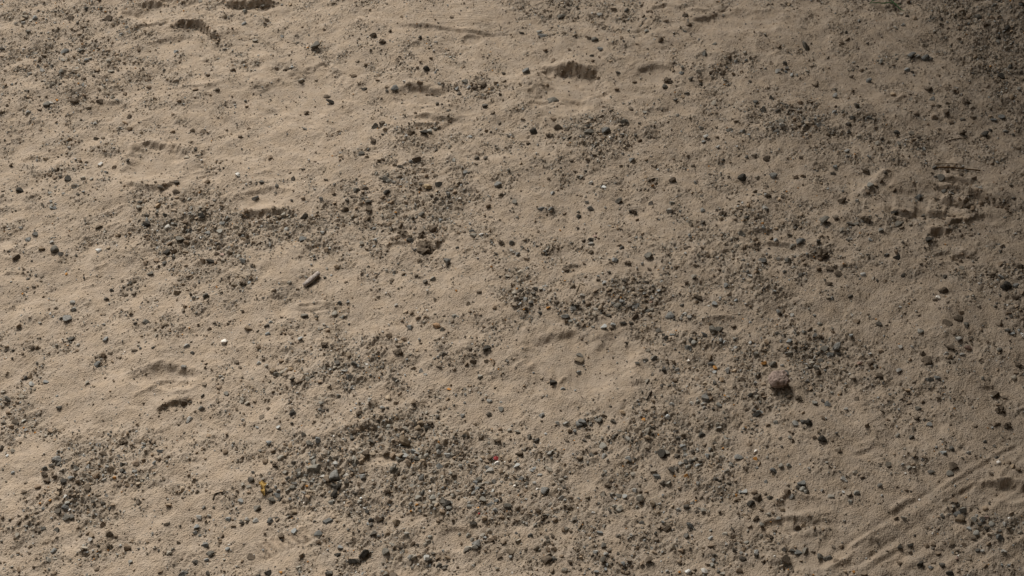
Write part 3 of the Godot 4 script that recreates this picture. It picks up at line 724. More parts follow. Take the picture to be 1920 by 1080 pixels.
	25,-1454,7.4,"k", 56,-1456,7.4,"d", 8,-1484,7.5,"d", 132,-1427,7.3,"d", 129,-1418,7.3,"l", 79,-1405,7.3,"d", 196,-1426,7.3,"d", 200,-1449,7.4,"d", 229,-1408,7.3,"d", 
	150,-1403,7.3,"d", 72,-1464,7.4,"d", 242,-1609,7.8,"k", 150,-1644,7.9,"k", 117,-1612,7.8,"k", 143,-1534,7.6,"g", 145,-1510,7.5,"g", 8,-1504,7.5,"d", 49,-1482,7.5,"d", 
	76,-1464,7.4,"g", 50,-1428,7.3,"d", 25,-1394,7.2,"d", 57,-1429,7.3,"d", 233,-1428,7.3,"d", 151,-1502,7.5,"g", 226,-1556,7.7,"g", 160,-1410,7.3,"d", 336,-1421,7.3,"k", 
	446,-1639,7.9,"d", 288,-1586,7.7,"t", 267,-1552,7.7,"l", 350,-1628,7.9,"d", 477,-1560,7.7,"b", 382,-1504,7.5,"t", 479,-1512,7.6,"g", 297,-1462,7.4,"g", 
	387,-1431,7.3,"k", 415,-1431,7.3,"d", 429,-1417,7.3,"k", 254,-1609,7.8,"l", 267,-1601,7.8,"g", 391,-1585,7.7,"g", 401,-1585,7.7,"g", 398,-1525,7.6,"b", 
	286,-1389,7.2,"g", 325,-1448,7.4,"g", 442,-1408,7.3,"d", 267,-1405,7.3,"d", 273,-1405,7.3,"g", 667,-1489,7.5,"p", 614,-1433,7.3,"d", 645,-1403,7.3,"d", 
	677,-1428,7.3,"b", 592,-1646,7.9,"k", 529,-1407,7.3,"d", 725,-1582,7.7,"t", 702,-1494,7.5,"d", 535,-1436,7.4,"k", 504,-1446,7.4,"d", 551,-1441,7.4,"k", 
	709,-1463,7.4,"g", 659,-1442,7.4,"d", 539,-1487,7.5,"d", 653,-1475,7.5,"k", 662,-1468,7.4,"k", 625,-1441,7.4,"d", 583,-1443,7.4,"d", 587,-1429,7.3,"d", 
	573,-1441,7.4,"d", 646,-1620,7.8,"k", 660,-1628,7.9,"d", 721,-1590,7.8,"d", 731,-1574,7.7,"d", 572,-1650,7.9,"g", 584,-1590,7.8,"d", 577,-1585,7.7,"g", 
	504,-1564,7.7,"d", 496,-1572,7.7,"g", -987,-2855,10.5,"b", 386,-2171,8.8,"d", -141,-1793,7.9,"l", -565,-1398,6.9,"d", -418,-1413,6.9,"b", 111,-1462,7.1,"d", 
	-935,-2708,9.6,"d", -923,-2671,9.5,"d", -836,-2618,9.4,"d", -805,-2544,9.2,"d", -674,-2727,9.6,"b", -388,-2453,9.0,"b", -505,-2426,8.9,"d", -556,-2890,10.0,"g", 
	-242,-2594,9.3,"d", -200,-2602,9.3,"d", -31,-2604,9.3,"d", -37,-2504,9.1,"d", 168,-2420,8.9,"d", 237,-2415,8.9,"d", 203,-2587,9.3,"d", 333,-2645,9.4,"b", 
	350,-2626,9.4,"k", 667,-2758,9.7,"d", 498,-2555,9.2,"k", 613,-2509,9.1,"b", 494,-2436,9.0,"k", 624,-2569,9.3,"b", 409,-2752,9.7,"g", 536,-2742,9.7,"d", 
	436,-2650,9.5,"d", 907,-2776,9.7,"d", 690,-2660,9.5,"d", 803,-2825,9.9,"b", 904,-2639,9.4,"k", 736,-2573,9.3,"t", 989,-2781,9.8,"k", 815,-2527,9.2,"d", 
	832,-2538,9.2,"d", -913,-2343,8.7,"d", -817,-2039,8.0,"d", -585,-2056,8.1,"k", -604,-2182,8.4,"k", -836,-2314,8.7,"d", -769,-2293,8.6,"g", -722,-2333,8.7,"d", 
	-636,-2182,8.4,"k", -446,-2274,8.6,"k", -443,-2358,8.8,"d", -392,-2289,8.6,"k", -336,-2226,8.5,"b", -392,-2159,8.3,"d", -326,-2138,8.3,"b", -368,-2230,8.5,"d", 
	-543,-2146,8.3,"g", -566,-2164,8.3,"d", -571,-2069,8.1,"k", -196,-2034,8.0,"k", -213,-2337,8.7,"d", -167,-2226,8.5,"d", -186,-2226,8.5,"d", 141,-2286,8.6,"l", 
	134,-2120,8.2,"k", 187,-2098,8.2,"k", 10,-2076,8.1,"b", 5,-2222,8.5,"g", 107,-2347,8.7,"d", 408,-2176,8.3,"k", 331,-2169,8.3,"k", 330,-2069,8.1,"d", 479,-2019,8.0,"k", 
	529,-2122,8.2,"d", 650,-2020,8.0,"k", 768,-2333,8.7,"k", 800,-2274,8.6,"d", 807,-2248,8.5,"d", 785,-2314,8.7,"d", 770,-2264,8.6,"k", 809,-2304,8.6,"d", 
	646,-2266,8.6,"d", -755,-1715,7.3,"d", -396,-1812,7.5,"l", -383,-1804,7.5,"g", -361,-1815,7.5,"d", -473,-1759,7.4,"d", -437,-1741,7.3,"g", -478,-1978,7.9,"d", 
	-348,-1663,7.1,"l", -268,-1794,7.5,"g", -350,-1792,7.5,"d", -30,-1813,7.5,"d", -40,-1815,7.5,"d", -120,-1694,7.2,"g", -112,-1691,7.2,"k", -3,-1663,7.1,"g", 
	-176,-1721,7.3,"d", 78,-1757,7.4,"b", 94,-1901,7.7,"g", 242,-1717,7.3,"l", 187,-1694,7.2,"d", 104,-1794,7.5,"b", 31,-1945,7.8,"k", 272,-1910,7.7,"b", 
	226,-1951,7.8,"p", 184,-1982,7.9,"g", 39,-1982,7.9,"k", 13,-1951,7.8,"k", 381,-1782,7.4,"k", 354,-1848,7.6,"l", 451,-1910,7.7,"d", 453,-1807,7.5,"d", 
	290,-1701,7.2,"b", 465,-1681,7.2,"d", 318,-1899,7.7,"d", 279,-1921,7.8,"b", 301,-1718,7.3,"d", 359,-1807,7.5,"d", 396,-1835,7.6,"d", 696,-1961,7.8,"w", 
	821,-1908,7.7,"d", 738,-1718,7.3,"d", 563,-1681,7.2,"d", 614,-1849,7.6,"l", 781,-1786,7.4,"d", 620,-1768,7.4,"d", -666,-1592,7.0,"k", -583,-1444,6.6,"l", 
	-522,-1410,6.6,"b", -732,-1617,7.0,"g", -589,-1528,6.8,"d", -622,-1525,6.8,"d", -612,-1503,6.8,"d", -600,-1457,6.7,"d", -668,-1493,6.8,"d", -687,-1473,6.7,"d", 
	-662,-1465,6.7,"d", -563,-1572,6.9,"k", -330,-1524,6.8,"k", -260,-1448,6.6,"d", -295,-1569,6.9,"k", -323,-1561,6.9,"k", -328,-1572,6.9,"g", -285,-1528,6.8,"d", 
	-330,-1488,6.7,"k", -310,-1569,6.9,"k", -372,-1485,6.7,"b", -404,-1456,6.7,"d", -78,-1606,7.0,"k", -120,-1592,7.0,"d", -22,-1593,7.0,"w", -36,-1584,7.0,"b", 
	-123,-1490,6.7,"d", -231,-1430,6.6,"d", -224,-1532,6.8,"k", -46,-1541,6.9,"g", -55,-1530,6.8,"b", -24,-1495,6.8,"b", -55,-1448,6.6,"g", -143,-1543,6.9,"g", 
	-75,-1650,7.1,"d", 33,-1551,6.9,"l", 50,-1445,6.6,"g", 115,-1421,6.6,"l", 91,-1394,6.5,"d", 235,-1506,6.8,"b", 246,-1593,7.0,"b", 205,-1473,6.7,"d", 198,-1646,7.1,"k", 
	223,-1559,6.9,"k", 284,-1633,7.1,"d", 265,-1616,7.0,"k", 375,-1432,6.6,"k", 274,-1596,7.0,"k", 278,-1424,6.6,"k", 281,-1394,6.5,"k", 352,-1505,6.8,"d", 
	443,-1436,6.6,"d", 454,-1436,6.6,"d", 416,-1488,6.7,"d", 691,-1570,6.9,"d", 571,-1401,6.5,"b", 668,-1612,7.0,"b", 660,-1484,6.7,"k", 638,-1468,6.7,"l", 
	-897,-2559,8.7,"d", -918,-2505,8.6,"b", -706,-2597,8.8,"d", -789,-2712,9.1,"d", -985,-2597,8.8,"d", -997,-2650,8.9,"d", -180,-2607,8.8,"d", -103,-2580,8.8,"k", 
	-16,-2610,8.8,"d", -49,-2450,8.5,"d", 20,-2801,9.3,"k", 229,-2852,9.4,"d", 226,-2512,8.6,"d", 21,-2487,8.6,"d", 893,-2813,9.3,"d", -619,-2186,7.9,"k", 
	-528,-2216,8.0,"d", -424,-2184,7.9,"k", -501,-2082,7.7,"d", -501,-2105,7.7,"k", -516,-2123,7.8,"g", -413,-2182,7.9,"d", -49,-2354,8.3,"k", -257,-2113,7.7,"g", 
	-200,-2012,7.5,"d", -154,-2302,8.2,"d", -139,-2305,8.2,"d", 72,-2253,8.1,"l", 164,-2270,8.1,"w", 104,-2390,8.4,"d", 124,-2302,8.2,"g", 132,-2232,8.0,"l", 
	116,-2189,7.9,"k", 152,-1995,7.5,"l", 329,-2286,8.1,"b", 329,-2341,8.2,"d", 465,-2214,8.0,"d", 400,-2201,7.9,"d", 443,-2120,7.8,"d", 380,-2395,8.4,"l", 
	442,-2304,8.2,"g", 650,-2080,7.7,"d", 788,-2133,7.8,"d", 884,-2345,8.3,"b", 889,-2268,8.1,"g", 720,-2020,7.5,"k", 832,-2260,8.1,"b", -664,-1964,7.4,"k", 
	-654,-1764,7.0,"g", -431,-1814,7.1,"d", -285,-1697,6.8,"k", -294,-1886,7.2,"d", -530,-1938,7.4,"d", -485,-1892,7.3,"d", -264,-1730,6.9,"g", -171,-1741,6.9,"d", 
	-18,-1667,6.8,"d", 114,-1892,7.3,"d", 190,-1900,7.3,"k", 214,-1834,7.1,"g", 213,-1708,6.9,"d", 68,-1677,6.8,"l", 215,-1688,6.8,"k", 453,-1924,7.3,"b", 
	489,-1800,7.1,"d", 314,-1789,7.0,"b", 434,-1840,7.1,"d", 421,-1802,7.1,"b", 689,-1956,7.4,"d", 584,-1845,7.2,"d", 681,-1810,7.1,"d", -633,-1522,6.4,"l", 
	-551,-1456,6.3,"d", -587,-1560,6.5,"b", -578,-1529,6.5,"b", -580,-1515,6.4,"k", -593,-1514,6.4,"k", -690,-1484,6.4,"d", -375,-1534,6.5,"d", -441,-1461,6.3,"b", 
	-392,-1429,6.2,"b", -461,-1407,6.2,"d", -461,-1441,6.3,"d", -26,-1556,6.5,"k", -143,-1511,6.4,"b", -22,-1516,6.4,"b", 48,-1452,6.3,"k", 19,-1537,6.5,"d", 
	343,-1410,6.2,"d", 299,-1636,6.7,"k", 285,-1607,6.6,"l", 270,-1531,6.5,"d", 374,-1488,6.4,"b", 707,-1590,6.6,"w", -25,-2479,8.0,"d", 159,-2706,8.5,"k", 
	275,-2814,8.7,"g", 549,-2638,8.4,"l", 987,-2672,8.4,"k", -785,-2109,7.3,"b", 453,-2024,7.1,"k", -424,-1803,6.6,"d", -336,-1717,6.5,"k", -163,-1929,6.9,"d", 
	-74,-1695,6.4,"b", 732,-1814,6.7,"d", -28,-1536,6.1,"l", 211,-1391,5.8,"b", 472,-1636,6.3,"d", -840,-2700,8.0,"g", -849,-2675,7.9,"k", -733,-2636,7.9,"d", 
	-971,-2670,7.9,"d", -885,-2457,7.5,"d", -852,-2626,7.8,"d", -869,-2648,7.9,"d", -507,-2530,7.6,"d", -494,-2456,7.5,"d", -308,-2689,8.0,"d", -135,-2607,7.8,"d", 
	-263,-2619,7.8,"d", -46,-2574,7.7,"d", -39,-2590,7.8,"d", 128,-2785,8.1,"d", 272,-2866,8.3,"d", 115,-2730,8.0,"d", 159,-2685,7.9,"d", 540,-2676,7.9,"k", 
	549,-2476,7.5,"k", 486,-2446,7.5,"k", 576,-2920,8.4,"d", 353,-2805,8.2,"k", 630,-2707,8.0,"d", 544,-2460,7.5,"k", 626,-2595,7.8,"g", 886,-2865,8.3,"d", 
	790,-2654,7.9,"k", 804,-2532,7.6,"d", 687,-2424,7.4,"k", 896,-2451,7.5,"k", 801,-2453,7.5,"d", 936,-2438,7.5,"k", 919,-2648,7.9,"d", 836,-2631,7.8,"d", 
	-814,-2304,7.2,"k", -789,-2355,7.3,"d", -821,-2254,7.1,"g", -782,-2020,6.7,"d", -789,-1994,6.6,"d", -823,-2302,7.2,"d", -755,-2291,7.2,"g", -803,-2013,6.6,"k", 
	-418,-2262,7.1,"k", -491,-2080,6.8,"p", -494,-2067,6.7,"d", -490,-2107,6.8,"d", -472,-2018,6.6,"d", -510,-2213,7.0,"d", -525,-1999,6.6,"d", -334,-2292,7.2,"d", 
	-417,-2127,6.9,"d", -470,-2118,6.8,"d", -163,-2275,7.1,"k", -208,-2148,6.9,"k", -199,-2123,6.9,"d", -184,-2105,6.8,"d", -235,-2104,6.8,"b", -275,-2006,6.6,"d", 
	-159,-2020,6.7,"d", -92,-2139,6.9,"d", -83,-2142,6.9,"d", -265,-2234,7.1,"k", 245,-2293,7.2,"d", 114,-2154,6.9,"k", 3,-2085,6.8,"b", 188,-2152,6.9,"d", 
	116,-2203,7.0,"g", 122,-2016,6.6,"d", 207,-2205,7.0,"k", 488,-2150,6.9,"k", 345,-2035,6.7,"d", 391,-2023,6.7,"k", 470,-2035,6.7,"l", 389,-2055,6.7,"k", 
	390,-2300,7.2,"d", 527,-2360,7.3,"d", 384,-2122,6.9,"d", 587,-2087,6.8,"d", 599,-2011,6.6,"g", 719,-2193,7.0,"k", 717,-2178,7.0,"d", 857,-2222,7.0,"d", 
	848,-2224,7.1,"d", 770,-2186,7.0,"d", 757,-2182,7.0,"d", 671,-2302,7.2,"k", 629,-2246,7.1,"d", 638,-2157,6.9,"d", -605,-1902,6.4,"k", -566,-1872,6.4,"g", 
	-762,-1733,6.1,"d", -614,-1820,6.3,"d", -749,-1721,6.1,"d", -388,-1904,6.4,"b", -390,-1820,6.3,"d", -292,-1773,6.2,"d", -511,-1720,6.1,"d", -391,-1979,6.6,"d", 
	-366,-1746,6.1,"d", -277,-1792,6.2,"k", -504,-1836,6.3,"k", -471,-1733,6.1,"k", -391,-1726,6.1,"d", -369,-1710,6.0,"d", -457,-1905,6.4,"d", -219,-1970,6.6,"d", 
	-36,-1840,6.3,"l", -59,-1829,6.3,"d", -71,-1808,6.2,"d", -28,-1933,6.5,"d", -169,-1899,6.4,"d", -34,-1667,6.0,"d", -177,-1910,6.4,"d", 91,-1885,6.4,"d", 
	158,-1886,6.4,"d", 231,-1980,6.6,"k", 242,-1875,6.4,"k", 117,-1677,6.0,"l", 197,-1680,6.0,"o", 157,-1915,6.4,"k", 163,-1945,6.5,"k", 37,-1958,6.5,"g", 
	181,-1854,6.3,"k", 316,-1799,6.2,"o", 366,-1958,6.5,"b", 353,-1703,6.0,"d", 353,-1726,6.1,"d", 272,-1717,6.1,"l", 473,-1726,6.1,"k", 311,-1756,6.1,"k", 
	445,-1845,6.3,"d", 513,-1883,6.4,"d", 481,-1834,6.3,"k", 346,-1664,6.0,"l", 364,-1698,6.0,"k", 641,-1753,6.1,"k", 592,-1728,6.1,"d", 559,-1704,6.0,"d", 
	656,-1920,6.5,"d", 702,-1870,6.4,"d", 707,-1945,6.5,"d", 784,-1938,6.5,"g", 816,-1935,6.5,"d", 757,-1937,6.5,"d", -697,-1550,5.7,"d", -660,-1626,5.9,"d", 
	-535,-1592,5.8,"d", -680,-1484,5.6,"d", -559,-1499,5.6,"d", -572,-1562,5.8,"o", -628,-1432,5.5,"d", -442,-1390,5.4,"k", -344,-1388,5.4,"k", -330,-1484,5.6,"d", 
	-374,-1572,5.8,"k", -259,-1620,5.9,"k", -283,-1508,5.7,"d", -435,-1504,5.6,"b", -357,-1611,5.9,"d", -324,-1520,5.7,"d", -447,-1483,5.6,"d", -165,-1629,5.9,"l", 
	-2,-1550,5.7,"g", -56,-1538,5.7,"d", -97,-1547,5.7,"d", -189,-1542,5.7,"k", -204,-1498,5.6,"k", -197,-1474,5.6,"k", -100,-1479,5.6,"d", -39,-1483,5.6,"b", 
	-108,-1420,5.5,"k", 85,-1524,5.7,"d", 82,-1461,5.6,"d", 193,-1542,5.7,"d", 210,-1517,5.7,"l", 77,-1567,5.8,"b", 132,-1572,5.8,"g", 143,-1637,5.9,"k", 
	26,-1495,5.6,"d", 141,-1531,5.7,"k", 48,-1584,5.8,"g", 129,-1473,5.6,"g", 32,-1473,5.6,"g", 68,-1414,5.5,"d", 181,-1453,5.6,"d", 190,-1449,5.5,"d", 178,-1513,5.7,"g", 
	107,-1643,5.9,"k", 81,-1639,5.9,"d", 361,-1441,5.5,"d", 248,-1395,5.4,"d", 381,-1398,5.4,"k", 254,-1622,5.9,"k", 355,-1600,5.8,"o", 430,-1577,5.8,"l", 
	365,-1555,5.7,"l", 276,-1416,5.5,"b", 276,-1500,5.6,"d", 299,-1556,5.8,"k", 312,-1554,5.7,"k", 361,-1532,5.7,"d", 396,-1639,5.9,"g", 410,-1639,5.9,"g", 
	408,-1541,5.7,"k", 362,-1495,5.6,"g", 552,-1549,5.7,"d", 565,-1543,5.7,"d", 698,-1637,5.9,"k", 549,-1431,5.5,"d", 625,-1520,5.7,"d", 692,-1468,5.6,"d", 
	648,-1429,5.5,"b", 607,-1393,5.4,"d", 636,-1493,5.6,"k", 678,-1488,5.6,"d", 708,-1604,5.8,"k", -759,-2596,7.3,"d", -325,-2451,7.0,"d", -326,-2787,7.6,"d", 
	-17,-2648,7.3,"k", 452,-2656,7.4,"d", 490,-2660,7.4,"d", 570,-2475,7.0,"k", -65,-2337,6.8,"d", -290,-2224,6.6,"k", -278,-2186,6.5,"g", -128,-2109,6.4,"d", 
	-93,-2098,6.4,"k", 429,-2362,6.8,"k", 724,-2069,6.3,"d", -371,-1728,5.7,"d", -478,-1699,5.6,"d", -404,-1683,5.6,"b", -479,-1906,6.0,"d", -45,-1892,6.0,"d", 
	-189,-1946,6.1,"l", -89,-1794,5.8,"d", 46,-1781,5.8,"d", 210,-1664,5.6,"k", 428,-1678,5.6,"d", 388,-1856,5.9,"d", 698,-1829,5.9,"k", -75,-1532,5.3,"d", 
	-100,-1531,5.3,"d", 578,-1411,5.1,"d", -860,-2479,6.5,"d", -816,-2489,6.6,"k", -779,-2660,6.8,"d", -770,-2683,6.9,"d", -523,-2797,7.1,"k", -386,-2819,7.1,"d", 
	-432,-2826,7.1,"d", -643,-2498,6.6,"d", -143,-2539,6.6,"k", -182,-2687,6.9,"d", -242,-2579,6.7,"k", 187,-2501,6.6,"k", 156,-2479,6.5,"d", 369,-2615,6.8,"k", 
	592,-2674,6.9,"d", 590,-2455,6.5,"k", 469,-2496,6.6,"k", 465,-2617,6.8,"k", 889,-2762,7.0,"d", 818,-2861,7.2,"k", 769,-2574,6.7,"d", -820,-2383,6.4,"d", 
	-908,-2265,6.2,"d", -761,-2254,6.2,"b", -732,-2312,6.3,"k", -778,-2354,6.3,"d", -419,-2248,6.2,"k", -335,-2077,5.9,"k", -333,-2069,5.8,"k", -310,-2120,5.9,"d", 
	-583,-2387,6.4,"k", -462,-2160,6.0,"d", -140,-2384,6.4,"k", -83,-2277,6.2,"k", -27,-2080,5.9,"k", -234,-2352,6.3,"d", 17,-2100,5.9,"k", 166,-2050,5.8,"d", 
	161,-2022,5.8,"k", 218,-2179,6.0,"d", 240,-2046,5.8,"d", 68,-2361,6.3,"d", 323,-2173,6.0,"d", 533,-2213,6.1,"d", 386,-2358,6.3,"k", 872,-2339,6.3,"d", 
	726,-2363,6.3,"d", 872,-2142,6.0,"d", -565,-1840,5.5,"k", -684,-1836,5.5,"d", -786,-1840,5.5,"k", -532,-1928,5.6,"d", -380,-1666,5.2,"b", -379,-1745,5.3,"k", 
	-136,-1914,5.6,"d", -52,-1915,5.6,"d", -29,-1890,5.5,"d", -202,-1802,5.4,"b", -134,-1783,5.4,"b", 148,-1947,5.6,"d", 154,-1915,5.6,"k", 384,-1906,5.6,"l", 
	635,-1927,5.6,"d", 573,-1724,5.3,"d", 624,-1725,5.3,"d", 658,-1958,5.7,"d", -571,-1437,4.8,"k", -570,-1600,5.1,"k", -277,-1483,4.9,"k", -385,-1442,4.8,"d", 
	-146,-1492,4.9,"d", -53,-1400,4.7,"b", 138,-1498,4.9,"k", 145,-1498,4.9,"k", 14,-1495,4.9,"d", 40,-1461,4.8,"d", 110,-1415,4.7,"k", 373,-1462,4.8,"d", 
	344,-1419,4.8,"d", 357,-1614,5.1,"w", 256,-1519,4.9,"b", 396,-1549,5.0,"d", 396,-1413,4.7,"d", 374,-1624,5.1,"d", 382,-1433,4.8,"d", 327,-1531,4.9,"d", 
	333,-1488,4.9,"d", 319,-1498,4.9,"d", 610,-1417,4.7,"p", 581,-1436,4.8,"k", 630,-1518,4.9,"d", 711,-1629,5.1,"k", -661,-2565,6.2,"d", -752,-2686,6.4,"d", 
	-512,-2553,6.2,"k", -384,-2634,6.3,"d", -162,-2708,6.4,"d", -23,-2565,6.2,"k", -311,-2777,6.5,"d", -187,-2663,6.3,"d", -224,-2705,6.4,"d", 174,-2521,6.1,"d", 
	239,-2465,6.0,"k", 532,-2505,6.1,"d", 649,-2564,6.2,"d", 983,-2626,6.3,"k", -401,-2313,5.8,"d", -311,-2019,5.3,"k", -387,-2250,5.7,"d", -455,-2165,5.5,"d", 
	-388,-2225,5.6,"k", -144,-2192,5.6,"d", -227,-2165,5.5,"d", -241,-2095,5.4,"k", -241,-2046,5.4,"k", -251,-2027,5.3,"d", -161,-2352,5.8,"d", -211,-2280,5.7,"d", 
	113,-2319,5.8,"d", 133,-2317,5.8,"k", 203,-2369,5.9,"l", 148,-2122,5.5,"d", 143,-2128,5.5,"p", 161,-2080,5.4,"w", 59,-2080,5.4,"k", 553,-2323,5.8,"k", 
	463,-2203,5.6,"d", 574,-2115,5.5,"k", 323,-2365,5.9,"d", 321,-2087,5.4,"d", 604,-2006,5.3,"k", 737,-2388,5.9,"k", 764,-2305,5.8,"k", 760,-2317,5.8,"d", 
	685,-2050,5.4,"d", -565,-1907,5.1,"d", -660,-1925,5.2,"d", -798,-1840,5.0,"k", -769,-1829,5.0,"d", -783,-1820,5.0,"k", -778,-1748,4.9,"d", -726,-1912,5.2,"k", 
	-349,-1866,5.1,"d", -306,-1966,5.2,"d", -488,-1721,4.9,"k", -478,-1799,5.0,"d", -329,-1672,4.8,"k", -418,-1779,4.9,"d", -521,-1839,5.0,"k", -141,-1916,5.2,"d", 
	-110,-1919,5.2,"d", -67,-1763,4.9,"d", -45,-1729,4.9,"k", -127,-1716,4.8,"d", -69,-1924,5.2,"d", 250,-1858,5.1,"d", 489,-1924,5.2,"b", 276,-1816,5.0,"w", 
	455,-1820,5.0,"o", 813,-1875,5.1,"w", 672,-1728,4.9,"d", 753,-1854,5.1,"d", 787,-1854,5.1,"d", 788,-1946,5.2,"k", 798,-1967,5.2,"k", -652,-1415,4.4,"d", 
	-536,-1563,4.6,"d", -393,-1539,4.6,"d", -370,-1610,4.7,"d", -424,-1638,4.7,"d", -422,-1506,4.5,"k", -76,-1521,4.5,"k", 108,-1488,4.5,"d", 94,-1417,4.4,"d", 
	320,-1533,4.6,"o", 368,-1498,4.5,"d", -954,-2710,5.9,"d", -983,-2738,5.9,"w", -241,-2430,5.5,"k", 532,-2658,5.8,"k", 881,-2781,6.0,"k", 773,-2805,6.0,"d", 
	-834,-2374,5.4,"d", -769,-2247,5.2,"k", -754,-2080,5.0,"b", 43,-2100,5.0,"k", 696,-2342,5.3,"d", -769,-1970,4.8,"d", -590,-1848,4.6,"g", -449,-1743,4.5,"d", 
	-321,-1933,4.8,"k", -123,-1860,4.7,"d", 142,-1939,4.8,"k", 263,-1871,4.7,"k", -738,-1607,4.3,"w", 71,-1489,4.1,"d", 309,-1452,4.1,"d", 536,-1590,4.3,"k", 
	-960,-2795,5.4,"k", -134,-2538,5.1,"k", 174,-2702,5.3,"d", 419,-2878,5.5,"d", -646,-2171,4.6,"k", -738,-2080,4.5,"k", -166,-2089,4.5,"k", 145,-2138,4.6,"d", 
	417,-2249,4.7,"k", 437,-2095,4.5,"k", 360,-2134,4.6,"k", -584,-1774,4.1,"k", -561,-1674,4.0,"d", 143,-1859,4.2,"d", 450,-1969,4.4,"d", 691,-1932,4.3,"d", 
	-405,-1438,3.7,"d", -73,-1612,3.9,"d", 33,-1410,3.6,"k", 111,-1448,3.7,"d", 245,-1427,3.7,"d", 360,-1417,3.7,"w", 541,-1612,3.9,"d", 677,-1518,3.8,"d", 
	629,-1402,3.6,"d", 590,-1563,3.8,"d", 520,-1513,3.8,"d", 252,-2754,4.8,"d", 546,-2919,5.0,"d", -809,-2063,4.0,"k", 76,-2386,4.4,"d", -127,-1738,3.7,"d", 
	-179,-1773,3.7,"d", -162,-1762,3.7,"k", -126,-1465,3.3,"d", 581,-1527,3.4,"w", 422,-2226,3.8,"d", 442,-2027,3.6,"d", -674,-1900,3.4,"k", -46,-1491,3.0,"r", 
	570,-1576,2.7,"w", 
]

# real-world base colours (linear)
const TONE := {
	"d": [0.225, 0.175, 0.128], "k": [0.110, 0.098, 0.082], "g": [0.265, 0.240, 0.200], "b": [0.265, 0.258, 0.238], "l": [0.34, 0.325, 0.295],
	"w": [0.68, 0.65, 0.60], "t": [0.36, 0.275, 0.19], "c": [0.25, 0.195, 0.142], "p": [0.33, 0.225, 0.175], "o": [0.42, 0.20, 0.06], "r": [0.36, 0.045, 0.045]}

const CELL := 0.0019
const CELLZ := 0.0025
const FX0 := -1.16
const FZ0 := -3.04
const NFX := 1222
const NFZ := 697

var lift := PackedFloat32Array()     # prints, ledges and treads
var calm := PackedFloat32Array()     # 1 = loose and grainy, 0 = pressed smooth
var ground_height := PackedFloat32Array()
var patch := PackedFloat32Array()
const PC := 0.015
const PX0 := -2.4
const PZ0 := -4.2
const PNX := 320
const PNZ := 260
var n_roll := FastNoiseLite.new()
var n_mid := FastNoiseLite.new()
var n_lump := FastNoiseLite.new()
var n_grain := FastNoiseLite.new()
var n_spread := FastNoiseLite.new()
var n_cell := FastNoiseLite.new()
var n_tint := FastNoiseLite.new()
var rng := RandomNumberGenerator.new()
var rocks := {}
var mats := {}
var used := {}

func noise(n: FastNoiseLite, s: int, f: float, oct: int) -> void:
	n.noise_type = FastNoiseLite.TYPE_SIMPLEX_SMOOTH
	n.seed = s
	n.frequency = f
	n.fractal_type = FastNoiseLite.FRACTAL_FBM if oct > 1 else FastNoiseLite.FRACTAL_NONE
	n.fractal_octaves = oct

func _ready() -> void:
	rng.seed = 77
	# --- camera
	var cam := Camera3D.new()
	cam.name = "camera"
	cam.position = Vector3(0, 1.67, 0)
	cam.rotation_degrees = Vector3(-40, 0, 0)
	cam.fov = 20.716
	cam.near = 0.05
	cam.far = 600.0
	add_child(cam)
	cam.current = true
	# --- overcast sky
	var env := Environment.new()
	env.background_mode = Environment.BG_SKY
	var sm := ProceduralSkyMaterial.new()
	sm.sky_top_color = Color(0.70, 0.71, 0.72)
	sm.sky_horizon_color = Color(0.80, 0.795, 0.78)
	sm.sky_curve = 0.2
	sm.ground_bottom_color = Color(0.25, 0.22, 0.19)
	sm.ground_horizon_color = Color(0.45, 0.42, 0.38)
	sm.sun_angle_max = 0.0
	var sky := Sky.new()
	sky.sky_material = sm
	env.sky = sky
	env.background_energy_multiplier = 0.5
	env.tonemap_mode = Environment.TONE_MAPPER_LINEAR
	env.tonemap_exposure = 3.05
	env.sdfgi_enabled = true
	env.ssao_enabled = true
	env.ssil_enabled = true
	var we := WorldEnvironment.new()
	we.name = "sky"
	we.environment = env
	add_child(we)
	# --- veiled sun, beyond the picture and a little to the left
	var sun := DirectionalLight3D.new()
	sun.name = "sun"
	sun.light_energy = 0.5
	sun.light_angular_distance = 28.0
	sun.light_color = Color(1.0, 0.985, 0.96)
	sun.shadow_enabled = true
	sun.look_at_from_position(Vector3.ZERO, Vector3(0.25, -0.70, 0.67), Vector3.UP)
	add_child(sun)

	noise(n_roll, 11, 3.2, 2)
	noise(n_mid, 12, 17.0, 3)
	noise(n_lump, 13, 70.0, 3)
	noise(n_grain, 14, 185.0, 2)
	n_cell.noise_type = FastNoiseLite.TYPE_CELLULAR
	n_cell.seed = 18
	n_cell.frequency = 175.0
	n_cell.cellular_return_type = FastNoiseLite.RETURN_DISTANCE
	n_cell.cellular_jitter = 1.0
	noise(n_spread, 15, 16.0, 4)
	noise(n_tint, 16, 9.0, 3)
	make_patches()
	press_marks()
	build_ground()
	make_rocks()
	build_gravel()
	build_pebbles()
	build_finds()
	build_shelter()

